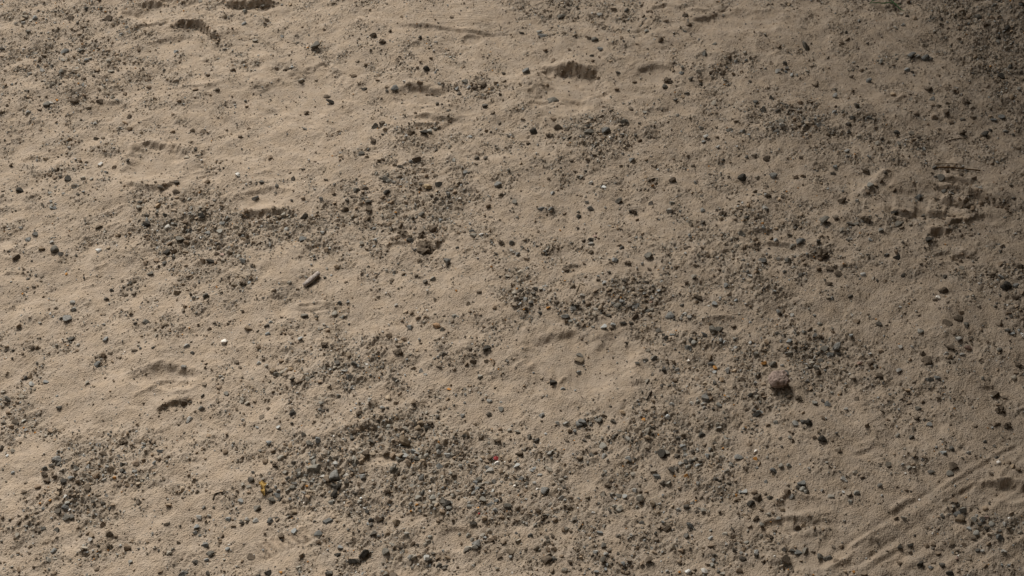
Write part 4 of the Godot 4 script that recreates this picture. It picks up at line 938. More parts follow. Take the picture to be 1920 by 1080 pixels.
# ------------------------------------------------------------------ ground
func make_patches() -> void:
	patch.resize(PNX * PNZ)
	patch.fill(0.33)
	for e in PATCHES:
		var cx: float = e[0] * 0.001
		var cz: float = e[1] * 0.001
		var rx: float = e[2] * 0.001
		var rz: float = e[3] * 0.001
		var a: float = e[4]
		for j in range(maxi(0, int((cz - rz * 2.0 - PZ0) / PC)), mini(PNZ, int((cz + rz * 2.0 - PZ0) / PC) + 2)):
			for i in range(maxi(0, int((cx - rx * 2.0 - PX0) / PC)), mini(PNX, int((cx + rx * 2.0 - PX0) / PC) + 2)):
				var u: float = (PX0 + i * PC - cx) / rx
				var v: float = (PZ0 + j * PC - cz) / rz
				var g: float = exp(-pow(u * u + v * v, 1.3) * 0.8)
				var k := j * PNX + i
				if a > 0.0:
					patch[k] = maxf(patch[k], lerpf(patch[k], a, g))
				else:
					patch[k] = patch[k] * (1.0 + a * g)

func gravelly(x: float, z: float) -> float:
	var u := clampf((x - PX0) / PC, 0.0, PNX - 1.01)
	var v := clampf((z - PZ0) / PC, 0.0, PNZ - 1.01)
	var i := int(u)
	var j := int(v)
	u -= i
	v -= j
	var k := j * PNX + i
	var a := lerpf(patch[k], patch[k + 1], u)
	var b := lerpf(patch[k + PNX], patch[k + PNX + 1], u)
	return lerpf(a, b, v)

func press_marks() -> void:
	lift.resize(NFX * NFZ)
	calm.resize(NFX * NFZ)
	lift.fill(0.0)
	calm.fill(1.0)
	for e in PRINTS:
		var cx: float = e[0] * 0.001
		var cz: float = e[1] * 0.001
		var rx: float = e[2] * 0.001
		var rz: float = e[3] * 0.001
		var c := cos(deg_to_rad(e[4]))
		var s := sin(deg_to_rad(e[4]))
		var depth: float = minf(e[5] * 0.001, rz * 0.22)
		var rim: float = e[6] * 0.001
		var reach := maxf(rx, rz) * 1.5
		for j in range(maxi(0, int((cz - reach - FZ0) / CELLZ)), mini(NFZ, int((cz + reach - FZ0) / CELLZ))):
			for i in range(maxi(0, int((cx - reach - FX0) / CELL)), mini(NFX, int((cx + reach - FX0) / CELL))):
				var x := FX0 + i * CELL
				var z := FZ0 + j * CELLZ
				var dx := x - cx
				var dz := z - cz
				var u := (dx * c + dz * s) / rx
				var v := (-dx * s + dz * c) / rz
				var q := sqrt(u * u + v * v)
				if q > 1.5:
					continue
				q += 0.34 * n_mid.get_noise_2d(x * 0.8 + 7.0, z * 0.8) + 0.06 * n_lump.get_noise_2d(x, z)
				# the far wall is steep, the near one runs out gently
				var far_side := clampf(0.5 - v * 0.5, 0.0, 1.0)
				var inner := lerpf(0.25, 0.72, far_side)
				var f := 1.0 - smoothstep(inner, 1.0, q)
				var k := j * NFX + i
				var d := (q - 1.08) / 0.12
				lift[k] += -depth * f + rim * exp(-d * d) * lerpf(0.5, 1.0, far_side)
				calm[k] *= 1.0 - 0.6 * (1.0 - smoothstep(0.3, 1.25, q))
	for e in LEDGES:
		along(e[0], e[1] * (0.0012 if e[1] > 9 else 0.00115), e[2] * 0.001, true)
	for e in TREADS:
		along(e[0], e[1] * (0.00085 if absf(e[1]) > 6.0 else 0.0006 if absf(e[1]) > 3.9 else 0.0012), e[2] * 0.00115, false)

func along(p: Array, height: float, width: float, ledge: bool) -> void:
	var reach := 0.05 if ledge else width * 3.2
	var x0 := 1e9
	var x1 := -1e9
	var z0 := 1e9
	var z1 := -1e9
	var n := p.size() / 2
	var pt := PackedVector2Array()
	var run := PackedFloat32Array([0.0])
	for i in n:
		var v := Vector2(p[i * 2], p[i * 2 + 1]) * 0.001
		if i > 0:
			run.append(run[i - 1] + v.distance_to(pt[i - 1]))
		pt.append(v)
		x0 = minf(x0, v.x)
		x1 = maxf(x1, v.x)
		z0 = minf(z0, v.y)
		z1 = maxf(z1, v.y)
	var total := run[n - 1]
	for j in range(maxi(0, int((z0 - reach - FZ0) / CELLZ)), mini(NFZ, int((z1 + reach - FZ0) / CELLZ) + 1)):
		for i in range(maxi(0, int((x0 - reach - FX0) / CELL)), mini(NFX, int((x1 + reach - FX0) / CELL) + 1)):
			var q := Vector2(FX0 + i * CELL, FZ0 + j * CELLZ)
			var best := 1e9
			var side := 1.0
			var s := 0.0
			for a in n - 1:
				var ab := pt[a + 1] - pt[a]
				var t := clampf((q - pt[a]).dot(ab) / ab.length_squared(), 0.0, 1.0)
				var d := q.distance_to(pt[a] + ab * t)
				if d < best:
					best = d
					s = (run[a] + t * ab.length()) / total
					side = signf(ab.cross(q - pt[a])) * (1.0 if ab.x >= 0.0 else -1.0)
			if best > reach:
				continue
			var fade := smoothstep(0.0, 0.16, s) * smoothstep(0.0, 0.16, 1.0 - s)
			var k := j * NFX + i
			if ledge:
				# side < 0 lies beyond the edge (raised crust), side > 0 on the viewer's side
				var d := best * side + width * 1.3 * n_lump.get_noise_2d(q.x, q.y) + width * 1.5 * n_mid.get_noise_2d(q.x * 1.7, q.y * 1.7)
				d += 0.0006 * n_grain.get_noise_2d(q.x, q.y)
				var up := exp(-maxf(-d, 0.0) / 0.026) * (1.0 - smoothstep(-0.002, 0.0085, d))
				var down := smoothstep(0.0, 0.008, d) * exp(-maxf(d, 0.0) / 0.016)
				lift[k] += fade * height * (up * 0.75 - down * 0.35)
				calm[k] *= 1.0 - 0.5 * up * fade
			else:
				var d := (best + 0.6 * width * n_lump.get_noise_2d(q.x, q.y)) / width
				var broken := clampf(0.85 + 0.7 * n_mid.get_noise_2d(q.x * 1.5, q.y * 1.5), 0.15, 1.0)
				lift[k] += fade * broken * height * exp(-d * d)
				calm[k] *= 1.0 - 0.45 * fade * exp(-d * d * 0.12)

func roll(x: float, z: float) -> float:
	return 0.008 * n_roll.get_noise_2d(x, z) + 0.0045 * n_tint.get_noise_2d(x + 31.0, z - 17.0)

func height_at(x: float, z: float) -> float:
	var u := (x - FX0) / CELL
	var v := (z - FZ0) / CELLZ
	if u < 0.0 or v < 0.0 or u >= NFX - 1.01 or v >= NFZ - 1.01:
		return surface(x, z, 1.0, 0.0)
	var i := int(u)
	var j := int(v)
	u -= i
	v -= j
	var k := j * NFX + i
	return lerpf(lerpf(ground_height[k], ground_height[k + 1], u), lerpf(ground_height[k + NFX], ground_height[k + NFX + 1], u), v)

func rough_at(x: float, z: float) -> float:
	return smoothstep(0.02, 0.98, gravelly(x, z) + 0.58 * n_spread.get_noise_2d(x, z))

func surface(x: float, z: float, loose: float, d: float) -> float:
	var g := 0.45 * n_grain.get_noise_2d(x, z) - 0.55 * (n_cell.get_noise_2d(x, z) + 0.5)
	var l := n_lump.get_noise_2d(x, z)
	return roll(x, z) + (0.4 + 0.6 * loose) * (0.0025 + 0.0032 * d) * n_mid.get_noise_2d(x, z) + loose * (0.0005 + 0.0042 * d) * l + (0.3 + 0.7 * loose) * (0.0018 + 0.0052 * d) * g

func build_ground() -> void:
	var xs := spread_line(FX0, NFX, CELL)
	var zs := spread_line(FZ0, NFZ, CELLZ)
	var ext := (xs.size() - NFX) / 2
	var extz := (zs.size() - NFZ) / 2
	var nx := xs.size()
	var nz := zs.size()
	ground_height.resize(NFX * NFZ)
	var pos := PackedVector3Array()
	var nor := PackedVector3Array()
	var col := PackedColorArray()
	pos.resize(nx * nz)
	nor.resize(nx * nz)
	col.resize(nx * nz)
	for j in nz:
		var z := zs[j]
		for i in nx:
			var x := xs[i]
			var fi := i - ext
			var fj := j - extz
			var loose := 1.0
			var up := 0.0
			if fi >= 0 and fj >= 0 and fi < NFX and fj < NFZ:
				loose = calm[fj * NFX + fi]
				up = lift[fj * NFX + fi]
			var d := smoothstep(0.02, 0.98, gravelly(x, z) + 0.58 * n_spread.get_noise_2d(x, z)) * (0.3 + 0.7 * loose)
			var g := 0.45 * n_grain.get_noise_2d(x, z) - 0.55 * (n_cell.get_noise_2d(x, z) + 0.5)
			var l := n_lump.get_noise_2d(x, z)
			# the wide cells beyond the near ground cannot carry grain: leave it to the relief texture there
			var out := maxf(maxf(FX0 - x, x + FX0), maxf(FZ0 - z, z - FZ0 - NFZ * CELLZ))
			if out > 0.0:
				g /= 1.0 + 30.0 * out
				l /= 1.0 + 12.0 * out
				loose /= 1.0 + 3.0 * out
			var y := up + roll(x, z) + (0.4 + 0.6 * loose) * (0.0025 + 0.0032 * d) * n_mid.get_noise_2d(x, z) + loose * (0.0005 + 0.0042 * d) * l + (0.3 + 0.7 * loose) * (0.0018 + 0.0052 * d) * g
			var k := j * nx + i
			pos[k] = Vector3(x, y, z)
			if fi >= 0 and fj >= 0 and fi < NFX and fj < NFZ:
				ground_height[fj * NFX + fi] = y
			# dust: pinkish beige where trodden, greyer and coarser where gravelly, with warm and pale flecks
			var t := n_tint.get_noise_2d(x, z)
			var warm := 0.5 + 0.5 * n_tint.get_noise_2d(x * 3.1 + 40.0, z * 3.1)
			var b := 1.0 + 0.12 * t + 0.12 * l + 0.10 * g
			var r := lerpf(0.335, 0.262, d * 0.8) * b
			var gg := lerpf(0.2645, 0.218, d * 0.8) * b * lerpf(1.03, 0.975, warm)
			var bb := lerpf(0.201, 0.173, d * 0.8) * b * lerpf(1.06, 0.92, warm)
			col[k] = Color(r, gg, bb)
	for j in nz:
		var ja := maxi(j - 1, 0)
		var jb := mini(j + 1, nz - 1)
		var idz := 1.0 / (zs[jb] - zs[ja])
		for i in nx:
			var ia := maxi(i - 1, 0)
			var ib := mini(i + 1, nx - 1)
			var hx := (pos[j * nx + ib].y - pos[j * nx + ia].y) / (xs[ib] - xs[ia])
			var hz := (pos[jb * nx + i].y - pos[ja * nx + i].y) * idz
			nor[j * nx + i] = Vector3(-hx, 1.0, -hz).normalized()
	var idx := PackedInt32Array()
	idx.resize((nx - 1) * (nz - 1) * 6)
	var w := 0
	for j in nz - 1:
		for i in nx - 1:
			var a := j * nx + i
			idx[w] = a
			idx[w + 1] = a + 1
			idx[w + 2] = a + nx
			idx[w + 3] = a + 1
			idx[w + 4] = a + nx + 1
			idx[w + 5] = a + nx
			w += 6
	var arr := []
	arr.resize(Mesh.ARRAY_MAX)
	arr[Mesh.ARRAY_VERTEX] = pos
	arr[Mesh.ARRAY_NORMAL] = nor
	arr[Mesh.ARRAY_COLOR] = col
	arr[Mesh.ARRAY_INDEX] = idx
	var mesh := ArrayMesh.new()
	mesh.add_surface_from_arrays(Mesh.PRIMITIVE_TRIANGLES, arr)
	var m := StandardMaterial3D.new()
	m.vertex_color_use_as_albedo = true
	m.uv1_triplanar = true
	m.uv1_world_triplanar = true
	m.uv1_scale = Vector3(4.0, 4.0, 4.0)
	m.roughness = 1.0
	m.metallic_specular = 0.15
	m.heightmap_enabled = true
	m.heightmap_texture = grain_texture(32, 0.07, 0.0, 1.0)
	m.heightmap_scale = 0.22
	mesh.surface_set_material(0, m)
	var o := MeshInstance3D.new()
	o.name = "ground"
	o.mesh = mesh
	o.set_meta("kind", "structure")
	o.set_meta("label", "dry dusty beige earth with shoe prints and tyre marks")
	o.set_meta("category", "ground")
	add_child(o)

func spread_line(start: float, count: int, cell: float) -> PackedFloat32Array:
	# even cells over the near ground, then ever wider ones out to the horizon
	var out := PackedFloat32Array()
	var step := PackedFloat32Array()
	var s := cell
	var sum := 0.0
	while sum < 160.0:
		s *= 1.12
		sum += s
		step.append(sum)
	for i in range(step.size() - 1, -1, -1):
		out.append(start - step[i])
	for i in count:
		out.append(start + i * cell)
	for i in step.size():
		out.append(start + (count - 1) * cell + step[i])
	return out

func grain_texture(s: int, f: float, low: float, high: float) -> ImageTexture:
	var n := FastNoiseLite.new()
	noise(n, s, f, 4)
	n.fractal_gain = 0.65
	var im := n.get_seamless_image(1024, 1024, false, false, 0.15, true)
	im.convert(Image.FORMAT_RGB8)
	var data := im.get_data()
	for i in data.size():
		data[i] = int(255.0 * lerpf(low, high, data[i] / 255.0))
	return ImageTexture.create_from_image(Image.create_from_data(1024, 1024, false, Image.FORMAT_RGB8, data))

# ------------------------------------------------------------------ stones
func ball(sub: int) -> Array:
	var t := (1.0 + sqrt(5.0)) / 2.0
	var v := PackedVector3Array([Vector3(-1, t, 0), Vector3(1, t, 0), Vector3(-1, -t, 0), Vector3(1, -t, 0), Vector3(0, -1, t), Vector3(0, 1, t), Vector3(0, -1, -t), Vector3(0, 1, -t), Vector3(t, 0, -1), Vector3(t, 0, 1), Vector3(-t, 0, -1), Vector3(-t, 0, 1)])
	var f := PackedInt32Array([0, 11, 5, 0, 5, 1, 0, 1, 7, 0, 7, 10, 0, 10, 11, 1, 5, 9, 5, 11, 4, 11, 10, 2, 10, 7, 6, 7, 1, 8, 3, 9, 4, 3, 4, 2, 3, 2, 6, 3, 6, 8, 3, 8, 9, 4, 9, 5, 2, 4, 11, 6, 2, 10, 8, 6, 7, 9, 8, 1])
	for i in v.size():
		v[i] = v[i].normalized()
	for q in sub:
		var mid := {}
		var g := PackedInt32Array()
		for k in range(0, f.size(), 3):
			var m := [0, 0, 0]
			for e in 3:
				var a := f[k + e]
				var b := f[k + (e + 1) % 3]
				var key := mini(a, b) * 100000 + maxi(a, b)
				if not mid.has(key):
					mid[key] = v.size()
					v.append(((v[a] + v[b]) * 0.5).normalized())
				m[e] = mid[key]
			g.append_array(PackedInt32Array([f[k], m[0], m[2], f[k + 1], m[1], m[0], f[k + 2], m[2], m[1], m[0], m[1], m[2]]))
		f = g
	return [v, f]

func rock(s: int, sub: int, cuts: int, bumps: float, flat: bool) -> ArrayMesh:
	var r := RandomNumberGenerator.new()
	r.seed = s
	var b := ball(sub)
	var v: PackedVector3Array = b[0]
	var f: PackedInt32Array = b[1]
	var n := FastNoiseLite.new()
	noise(n, s, 1.3, 3)
	for c in cuts:
		var d := Vector3(r.randf_range(-1, 1), r.randf_range(-1, 1), r.randf_range(-1, 1)).normalized()
		var at := r.randf_range(0.30, 0.66)
		for i in v.size():
			var over := v[i].dot(d) - at
			if over > 0.0:
				v[i] -= d * over
	for i in v.size():
		v[i] *= 1.0 + bumps * n.get_noise_3d(v[i].x, v[i].y, v[i].z)
	# bring it back to a box two units across
	var lo := Vector3(9, 9, 9)
	var hi := -lo
	for p in v:
		lo = lo.min(p)
		hi = hi.max(p)
	for i in v.size():
		v[i] = (v[i] - (lo + hi) * 0.5) / (hi - lo) * 2.0
	var st := SurfaceTool.new()
	st.begin(Mesh.PRIMITIVE_TRIANGLES)
	st.set_smooth_group(-1 if flat else 0)
	for k in range(0, f.size(), 3):
		st.add_vertex(v[f[k]])
		st.add_vertex(v[f[k + 2]])
		st.add_vertex(v[f[k + 1]])
	st.generate_normals()
	return st.commit()

func blocky() -> ArrayMesh:
	# a rounded block with a pitted, nearly flat top and a base that draws in
	var b := ball(3)
	var v: PackedVector3Array = b[0]
	var f: PackedInt32Array = b[1]
	var n := FastNoiseLite.new()
	noise(n, 61, 1.6, 4)
	for i in v.size():
		var p := v[i]
		p = p / pow(pow(absf(p.x), 3.4) + pow(absf(p.y), 3.4) + pow(absf(p.z), 3.4), 1.0 / 3.4)
		var low := clampf(-p.y, 0.0, 1.0)
		p.x *= 1.0 - 0.28 * low
		p.z *= 1.0 - 0.35 * low
		if p.y > 0.0:
			p.y += 0.10 * p.x - 0.16 * p.z
		v[i] = p * (1.0 + 0.20 * n.get_noise_3d(p.x, p.y, p.z))
	var st := SurfaceTool.new()
	st.begin(Mesh.PRIMITIVE_TRIANGLES)
	st.set_smooth_group(-1)
	for k in range(0, f.size(), 3):
		st.add_vertex(v[f[k]])
		st.add_vertex(v[f[k + 2]])
		st.add_vertex(v[f[k + 1]])
	st.generate_normals()
	return st.commit()

func make_rocks() -> void:
	rocks["a"] = []
	rocks["c"] = []
	rocks["r"] = []
	for i in 8:
		rocks["a"].append(rock(100 + i, 1, 9, 0.10, true))
	for i in 5:
		rocks["c"].append(rock(200 + i, 2, 3, 0.75, true))
	for i in 4:
		rocks["r"].append(rock(300 + i, 2, 4, 0.25, false))
	rocks["f"] = rocks["a"]
	rocks["e"] = rocks["a"]
	var tex := grain_texture(41, 0.03, 0.55, 1.0)
	var bump := grain_texture(42, 0.06, 0.0, 1.0)
	for key in TONE:
		var m := stone_material(tex, bump)
		m.albedo_color = Color(TONE[key][0], TONE[key][1], TONE[key][2]).linear_to_srgb()
		mats[key] = m
	var g := StandardMaterial3D.new()
	g.roughness = 0.9
	g.metallic_specular = 0.2
	g.vertex_color_use_as_albedo = true
	mats["gravel"] = g

func stone_material(tex: Texture2D, bump: Texture2D) -> StandardMaterial3D:
	var m := StandardMaterial3D.new()
	m.albedo_texture = tex
	m.uv1_triplanar = true
	m.uv1_world_triplanar = true
	m.uv1_scale = Vector3(9.0, 9.0, 9.0)
	m.heightmap_enabled = true
	m.heightmap_texture = bump
	m.heightmap_scale = 0.08
	m.roughness = 0.92
	m.metallic_specular = 0.2
	return m

func stone_place(x: float, z: float, w: float, shape: String) -> Transform3D:
	var h := w * rng.randf_range(0.55, 0.85)
	var d := w * rng.randf_range(0.65, 1.0)
	var l := w
	if shape == "f":
		h = w * rng.randf_range(0.26, 0.36)
	elif shape == "e":
		d = w * 0.34
		h = w * 0.34
	elif shape == "c":
		h = w * rng.randf_range(0.6, 0.8)
	var b := Basis(Vector3.UP, rng.randf_range(-0.6, 0.6) + (PI if rng.randf() < 0.5 else 0.0)) * Basis(Vector3.RIGHT, rng.randf_range(-0.3, 0.3)) * Basis(Vector3.BACK, rng.randf_range(-0.3, 0.3))
	b = b * Basis.from_scale(Vector3(l, h, d) * 0.5)
	return Transform3D(b, Vector3(x, height_at(x, z) + h * rng.randf_range(0.10, 0.28), z))

func numbered(called: String) -> String:
	var n: int = used.get(called, 0)
	used[called] = n + 1
	return called if n == 0 else "%s_%03d" % [called, n]

func thing(o: Node3D, called: String, label: String, category: String, group := "") -> void:
	o.name = numbered(called)
	o.set_meta("label", label)
	o.set_meta("category", category)
	if group:
		o.set_meta("group", group)
	add_child(o)

func build_pebbles() -> void:
	for e in PEBBLES:
		var code: String = e[3]
		var kind := code.substr(1, 1)
		var list: Array = rocks[kind]
		var o := MeshInstance3D.new()
		o.mesh = list[rng.randi() % list.size()]
		o.material_override = mats[code.substr(0, 1)]
		o.transform = stone_place(e[0] * 0.001, e[1] * 0.001, e[2] * 0.00116, kind)
		var clod := code.begins_with("c")
		thing(o, "earth_clod" if clod else "pebble", e[4], "clod" if clod else "pebble", "clods of dry earth" if clod else "larger pebbles lying in the dust")

func tint(c: Array, s: float) -> Color:
	var k := rng.randf_range(1.0 - s, 1.0 + s)
	var w := rng.randf_range(-0.05, 0.05)
	return Color(c[0] * k * (1.0 + w), c[1] * k, c[2] * k * (1.0 - w))

func build_gravel() -> void:
	var places := {}
	var tints := {}
	for s in 17:
		places[s] = []
		tints[s] = []
	# the stones that can be told apart in the picture
	for i in range(0, GRAVEL.size(), 4):
		var code: String = GRAVEL[i + 3]
		var c := code.substr(0, 1)
		var kind := code.substr(1, 1)
		if kind == "":
			kind = "c" if c == "c" else "r" if rng.randf() < 0.2 else "a"
		var s := rng.randi() % 8
		if kind == "c":
			s = 8 + rng.randi() % 5
		elif kind == "r":
			s = 13 + rng.randi() % 4
		places[s].append(stone_place(GRAVEL[i] * 0.001, GRAVEL[i + 1] * 0.001, GRAVEL[i + 2] * 0.00112, kind))
		tints[s].append(tint(TONE[c], 0.2))
	# crumbs broken off the crust edges
	for e in LEDGES:
		var p: Array = e[0]
		for i in range(0, p.size() - 2, 2):
			var a := Vector2(p[i], p[i + 1]) * 0.001
			var b := Vector2(p[i + 2], p[i + 3]) * 0.001
			for q in int(a.distance_to(b) * 420.0 * clampf((e[1] - 4.5) / 6.0, 0.0, 1.2)):
				var at := a.lerp(b, rng.randf()) + Vector2(rng.randfn(0.0, 0.004), rng.randfn(0.006, 0.006))
				var s := 8 + rng.randi() % 5
				places[s].append(stone_place(at.x, at.y, rng.randf_range(0.003, 0.0075) * (1.5 if rng.randf() < 0.2 else 1.0), "c"))
				tints[s].append(tint(TONE["c"], 0.15))
	# grit: [tries, smallest, largest, share where sparse]
	for pass_ in [[64000, 0.0044, 0.0110, 0.02], [590000, 0.0022, 0.0050, 0.17], [660000, 0.0016, 0.0027, 0.38]]:
		for q in int(pass_[0]):
			var x := rng.randf_range(-2.2, 2.2)
			var z := rng.randf_range(-4.4, -0.7)
			# thinner and coarser away from the near ground
			if (absf(x) > 0.42 - z * 0.30 or z < -3.4 or z > -1.1) and rng.randf() > 0.3:
				continue
			var d := rough_at(x, z)
			var u := (x - FX0) / CELL
			var v := (z - FZ0) / CELLZ
			if u >= 0.0 and v >= 0.0 and u < NFX and v < NFZ:
				d *= 0.15 + 0.85 * calm[int(v) * NFX + int(u)]
			var p: float = pass_[3] * (0.25 + d) + (1.0 - pass_[3]) * pow(d, 1.7)
			if rng.randf() > p:
				continue
			var w := lerpf(pass_[1], pass_[2], pow(rng.randf(), 2.2))
			var h := w * rng.randf_range(0.5, 0.95)
			var b := Basis(Vector3.UP, rng.randf() * TAU) * Basis(Vector3.RIGHT, rng.randf_range(-0.5, 0.5))
			b = b * Basis.from_scale(Vector3(w, h, w * rng.randf_range(0.6, 1.0)) * 0.5)
			var s := rng.randi() % 8 if rng.randf() < 0.75 else 13 + rng.randi() % 4
			places[s].append(Transform3D(b, Vector3(x, height_at(x, z) + h * 0.22, z)))
			var r := rng.randf()
			var c := "t"
			if r < 0.34:
				c = "d"
			elif r < 0.52:
				c = "g"
			elif r < 0.62:
				c = "b"
			elif r < 0.69:
				c = "k"
			elif r < 0.73:
				c = "l"
			elif r < 0.738:
				c = "o"
			elif r < 0.743:
				c = "w"
			var col := tint(TONE[c], 0.25)
			if c == "t":
				col = tint([0.29, 0.225, 0.16], 0.25)
			tints[s].append(col)
	var total := 0
	for s in 17:
		total += places[s].size()
	pass
	var root := Node3D.new()
	root.set_meta("kind", "stuff")
	thing(root, "gravel", "fine grey and brown gravel scattered over the dusty earth", "gravel")
	for s in 17:
		var mm := MultiMesh.new()
		mm.transform_format = MultiMesh.TRANSFORM_3D
		mm.use_colors = true
		mm.mesh = rocks["a"][s] if s < 8 else rocks["c"][s - 8] if s < 13 else rocks["r"][s - 13]
		mm.instance_count = places[s].size()
		for i in places[s].size():
			mm.set_instance_transform(i, places[s][i])
			mm.set_instance_color(i, tints[s][i])
		var o := MultiMeshInstance3D.new()
		o.name = "crushed_gravel" if s < 8 else "crumb_gravel" if s < 13 else "round_gravel"
		o.multimesh = mm
		o.material_override = mats["gravel"]
		o.set_meta("kind", "stuff")
		root.add_child(o, true)

# ------------------------------------------------------------------ things found on the ground
func on_ground(p: Vector2, up := 0.0) -> Vector3:
	return Vector3(p.x, height_at(p.x, p.y) + up, p.y)

func plain(c: Color, rough := 0.8) -> StandardMaterial3D:
	var m := stone_material(mats["d"].albedo_texture, mats["d"].heightmap_texture)
	m.albedo_color = c.linear_to_srgb()
	m.roughness = rough
	return m

func rod(points: PackedVector3Array, radius: PackedFloat32Array, sides: int, wobble: float, flatten := 1.0) -> ArrayMesh:
	var st := SurfaceTool.new()
	st.begin(Mesh.PRIMITIVE_TRIANGLES)
	var ring := []
	for i in points.size():
		var dir := (points[mini(i + 1, points.size() - 1)] - points[maxi(i - 1, 0)]).normalized()
		var side := dir.cross(Vector3.UP).normalized()
		var up := side.cross(dir).normalized()
		var r := []
		for k in sides:
			var a := TAU * k / sides
			var q := radius[i] * (1.0 + rng.randf_range(-wobble, wobble))
			r.append(points[i] + (side * cos(a) + up * sin(a) * flatten) * q)
		ring.append(r)
	for i in points.size() - 1:
		for k in sides:
			var n := (k + 1) % sides
			for v in [ring[i][k], ring[i][n], ring[i + 1][k], ring[i][n], ring[i + 1][n], ring[i + 1][k]]:
				st.add_vertex(v)
	for k in range(1, sides - 1):
		for v in [ring[0][0], ring[0][k + 1], ring[0][k]]:
			st.add_vertex(v)
		var e: Array = ring[points.size() - 1]
		for v in [e[0], e[k], e[k + 1]]:
			st.add_vertex(v)
	st.generate_normals()
	return st.commit()

func laid(points: Array, radius: float, taper: float, up: float) -> ArrayMesh:
	# a thin stalk that follows the ground between the given points
	var p := PackedVector3Array()
	var r := PackedFloat32Array()
	for i in points.size() - 1:
		for s in 5:
			var q: Vector2 = points[i].lerp(points[i + 1], s / 5.0)
			p.append(on_ground(q, up))
	p.append(on_ground(points[points.size() - 1], up))
	# smooth it: a stalk does not bend into every dip
	for pass_ in 4:
		for i in range(1, p.size() - 1):
			p[i].y = maxf(p[i].y, (p[i - 1].y + p[i + 1].y) * 0.5)
	for i in p.size():
		r.append(radius * lerpf(1.0, taper, i / float(p.size() - 1)))
	return rod(p, r, 6, 0.10)

func mesh_thing(mesh: Mesh, m: Material, called: String, label: String, category: String, group := "") -> MeshInstance3D:
	var o := MeshInstance3D.new()
	o.mesh = mesh
	o.material_override = m
	thing(o, called, label, category, group)
	return o

func found_stone(at: Vector2, size: Vector3, turn: float, mesh: Mesh, m: Material, called: String, label: String, category: String, sunk := 0.22) -> void:
	var o := mesh_thing(mesh, m, called, label, category)
	o.transform = Transform3D(Basis(Vector3.UP, turn) * Basis.from_scale(size * 0.5), on_ground(at, size.y * (0.5 - sunk)))

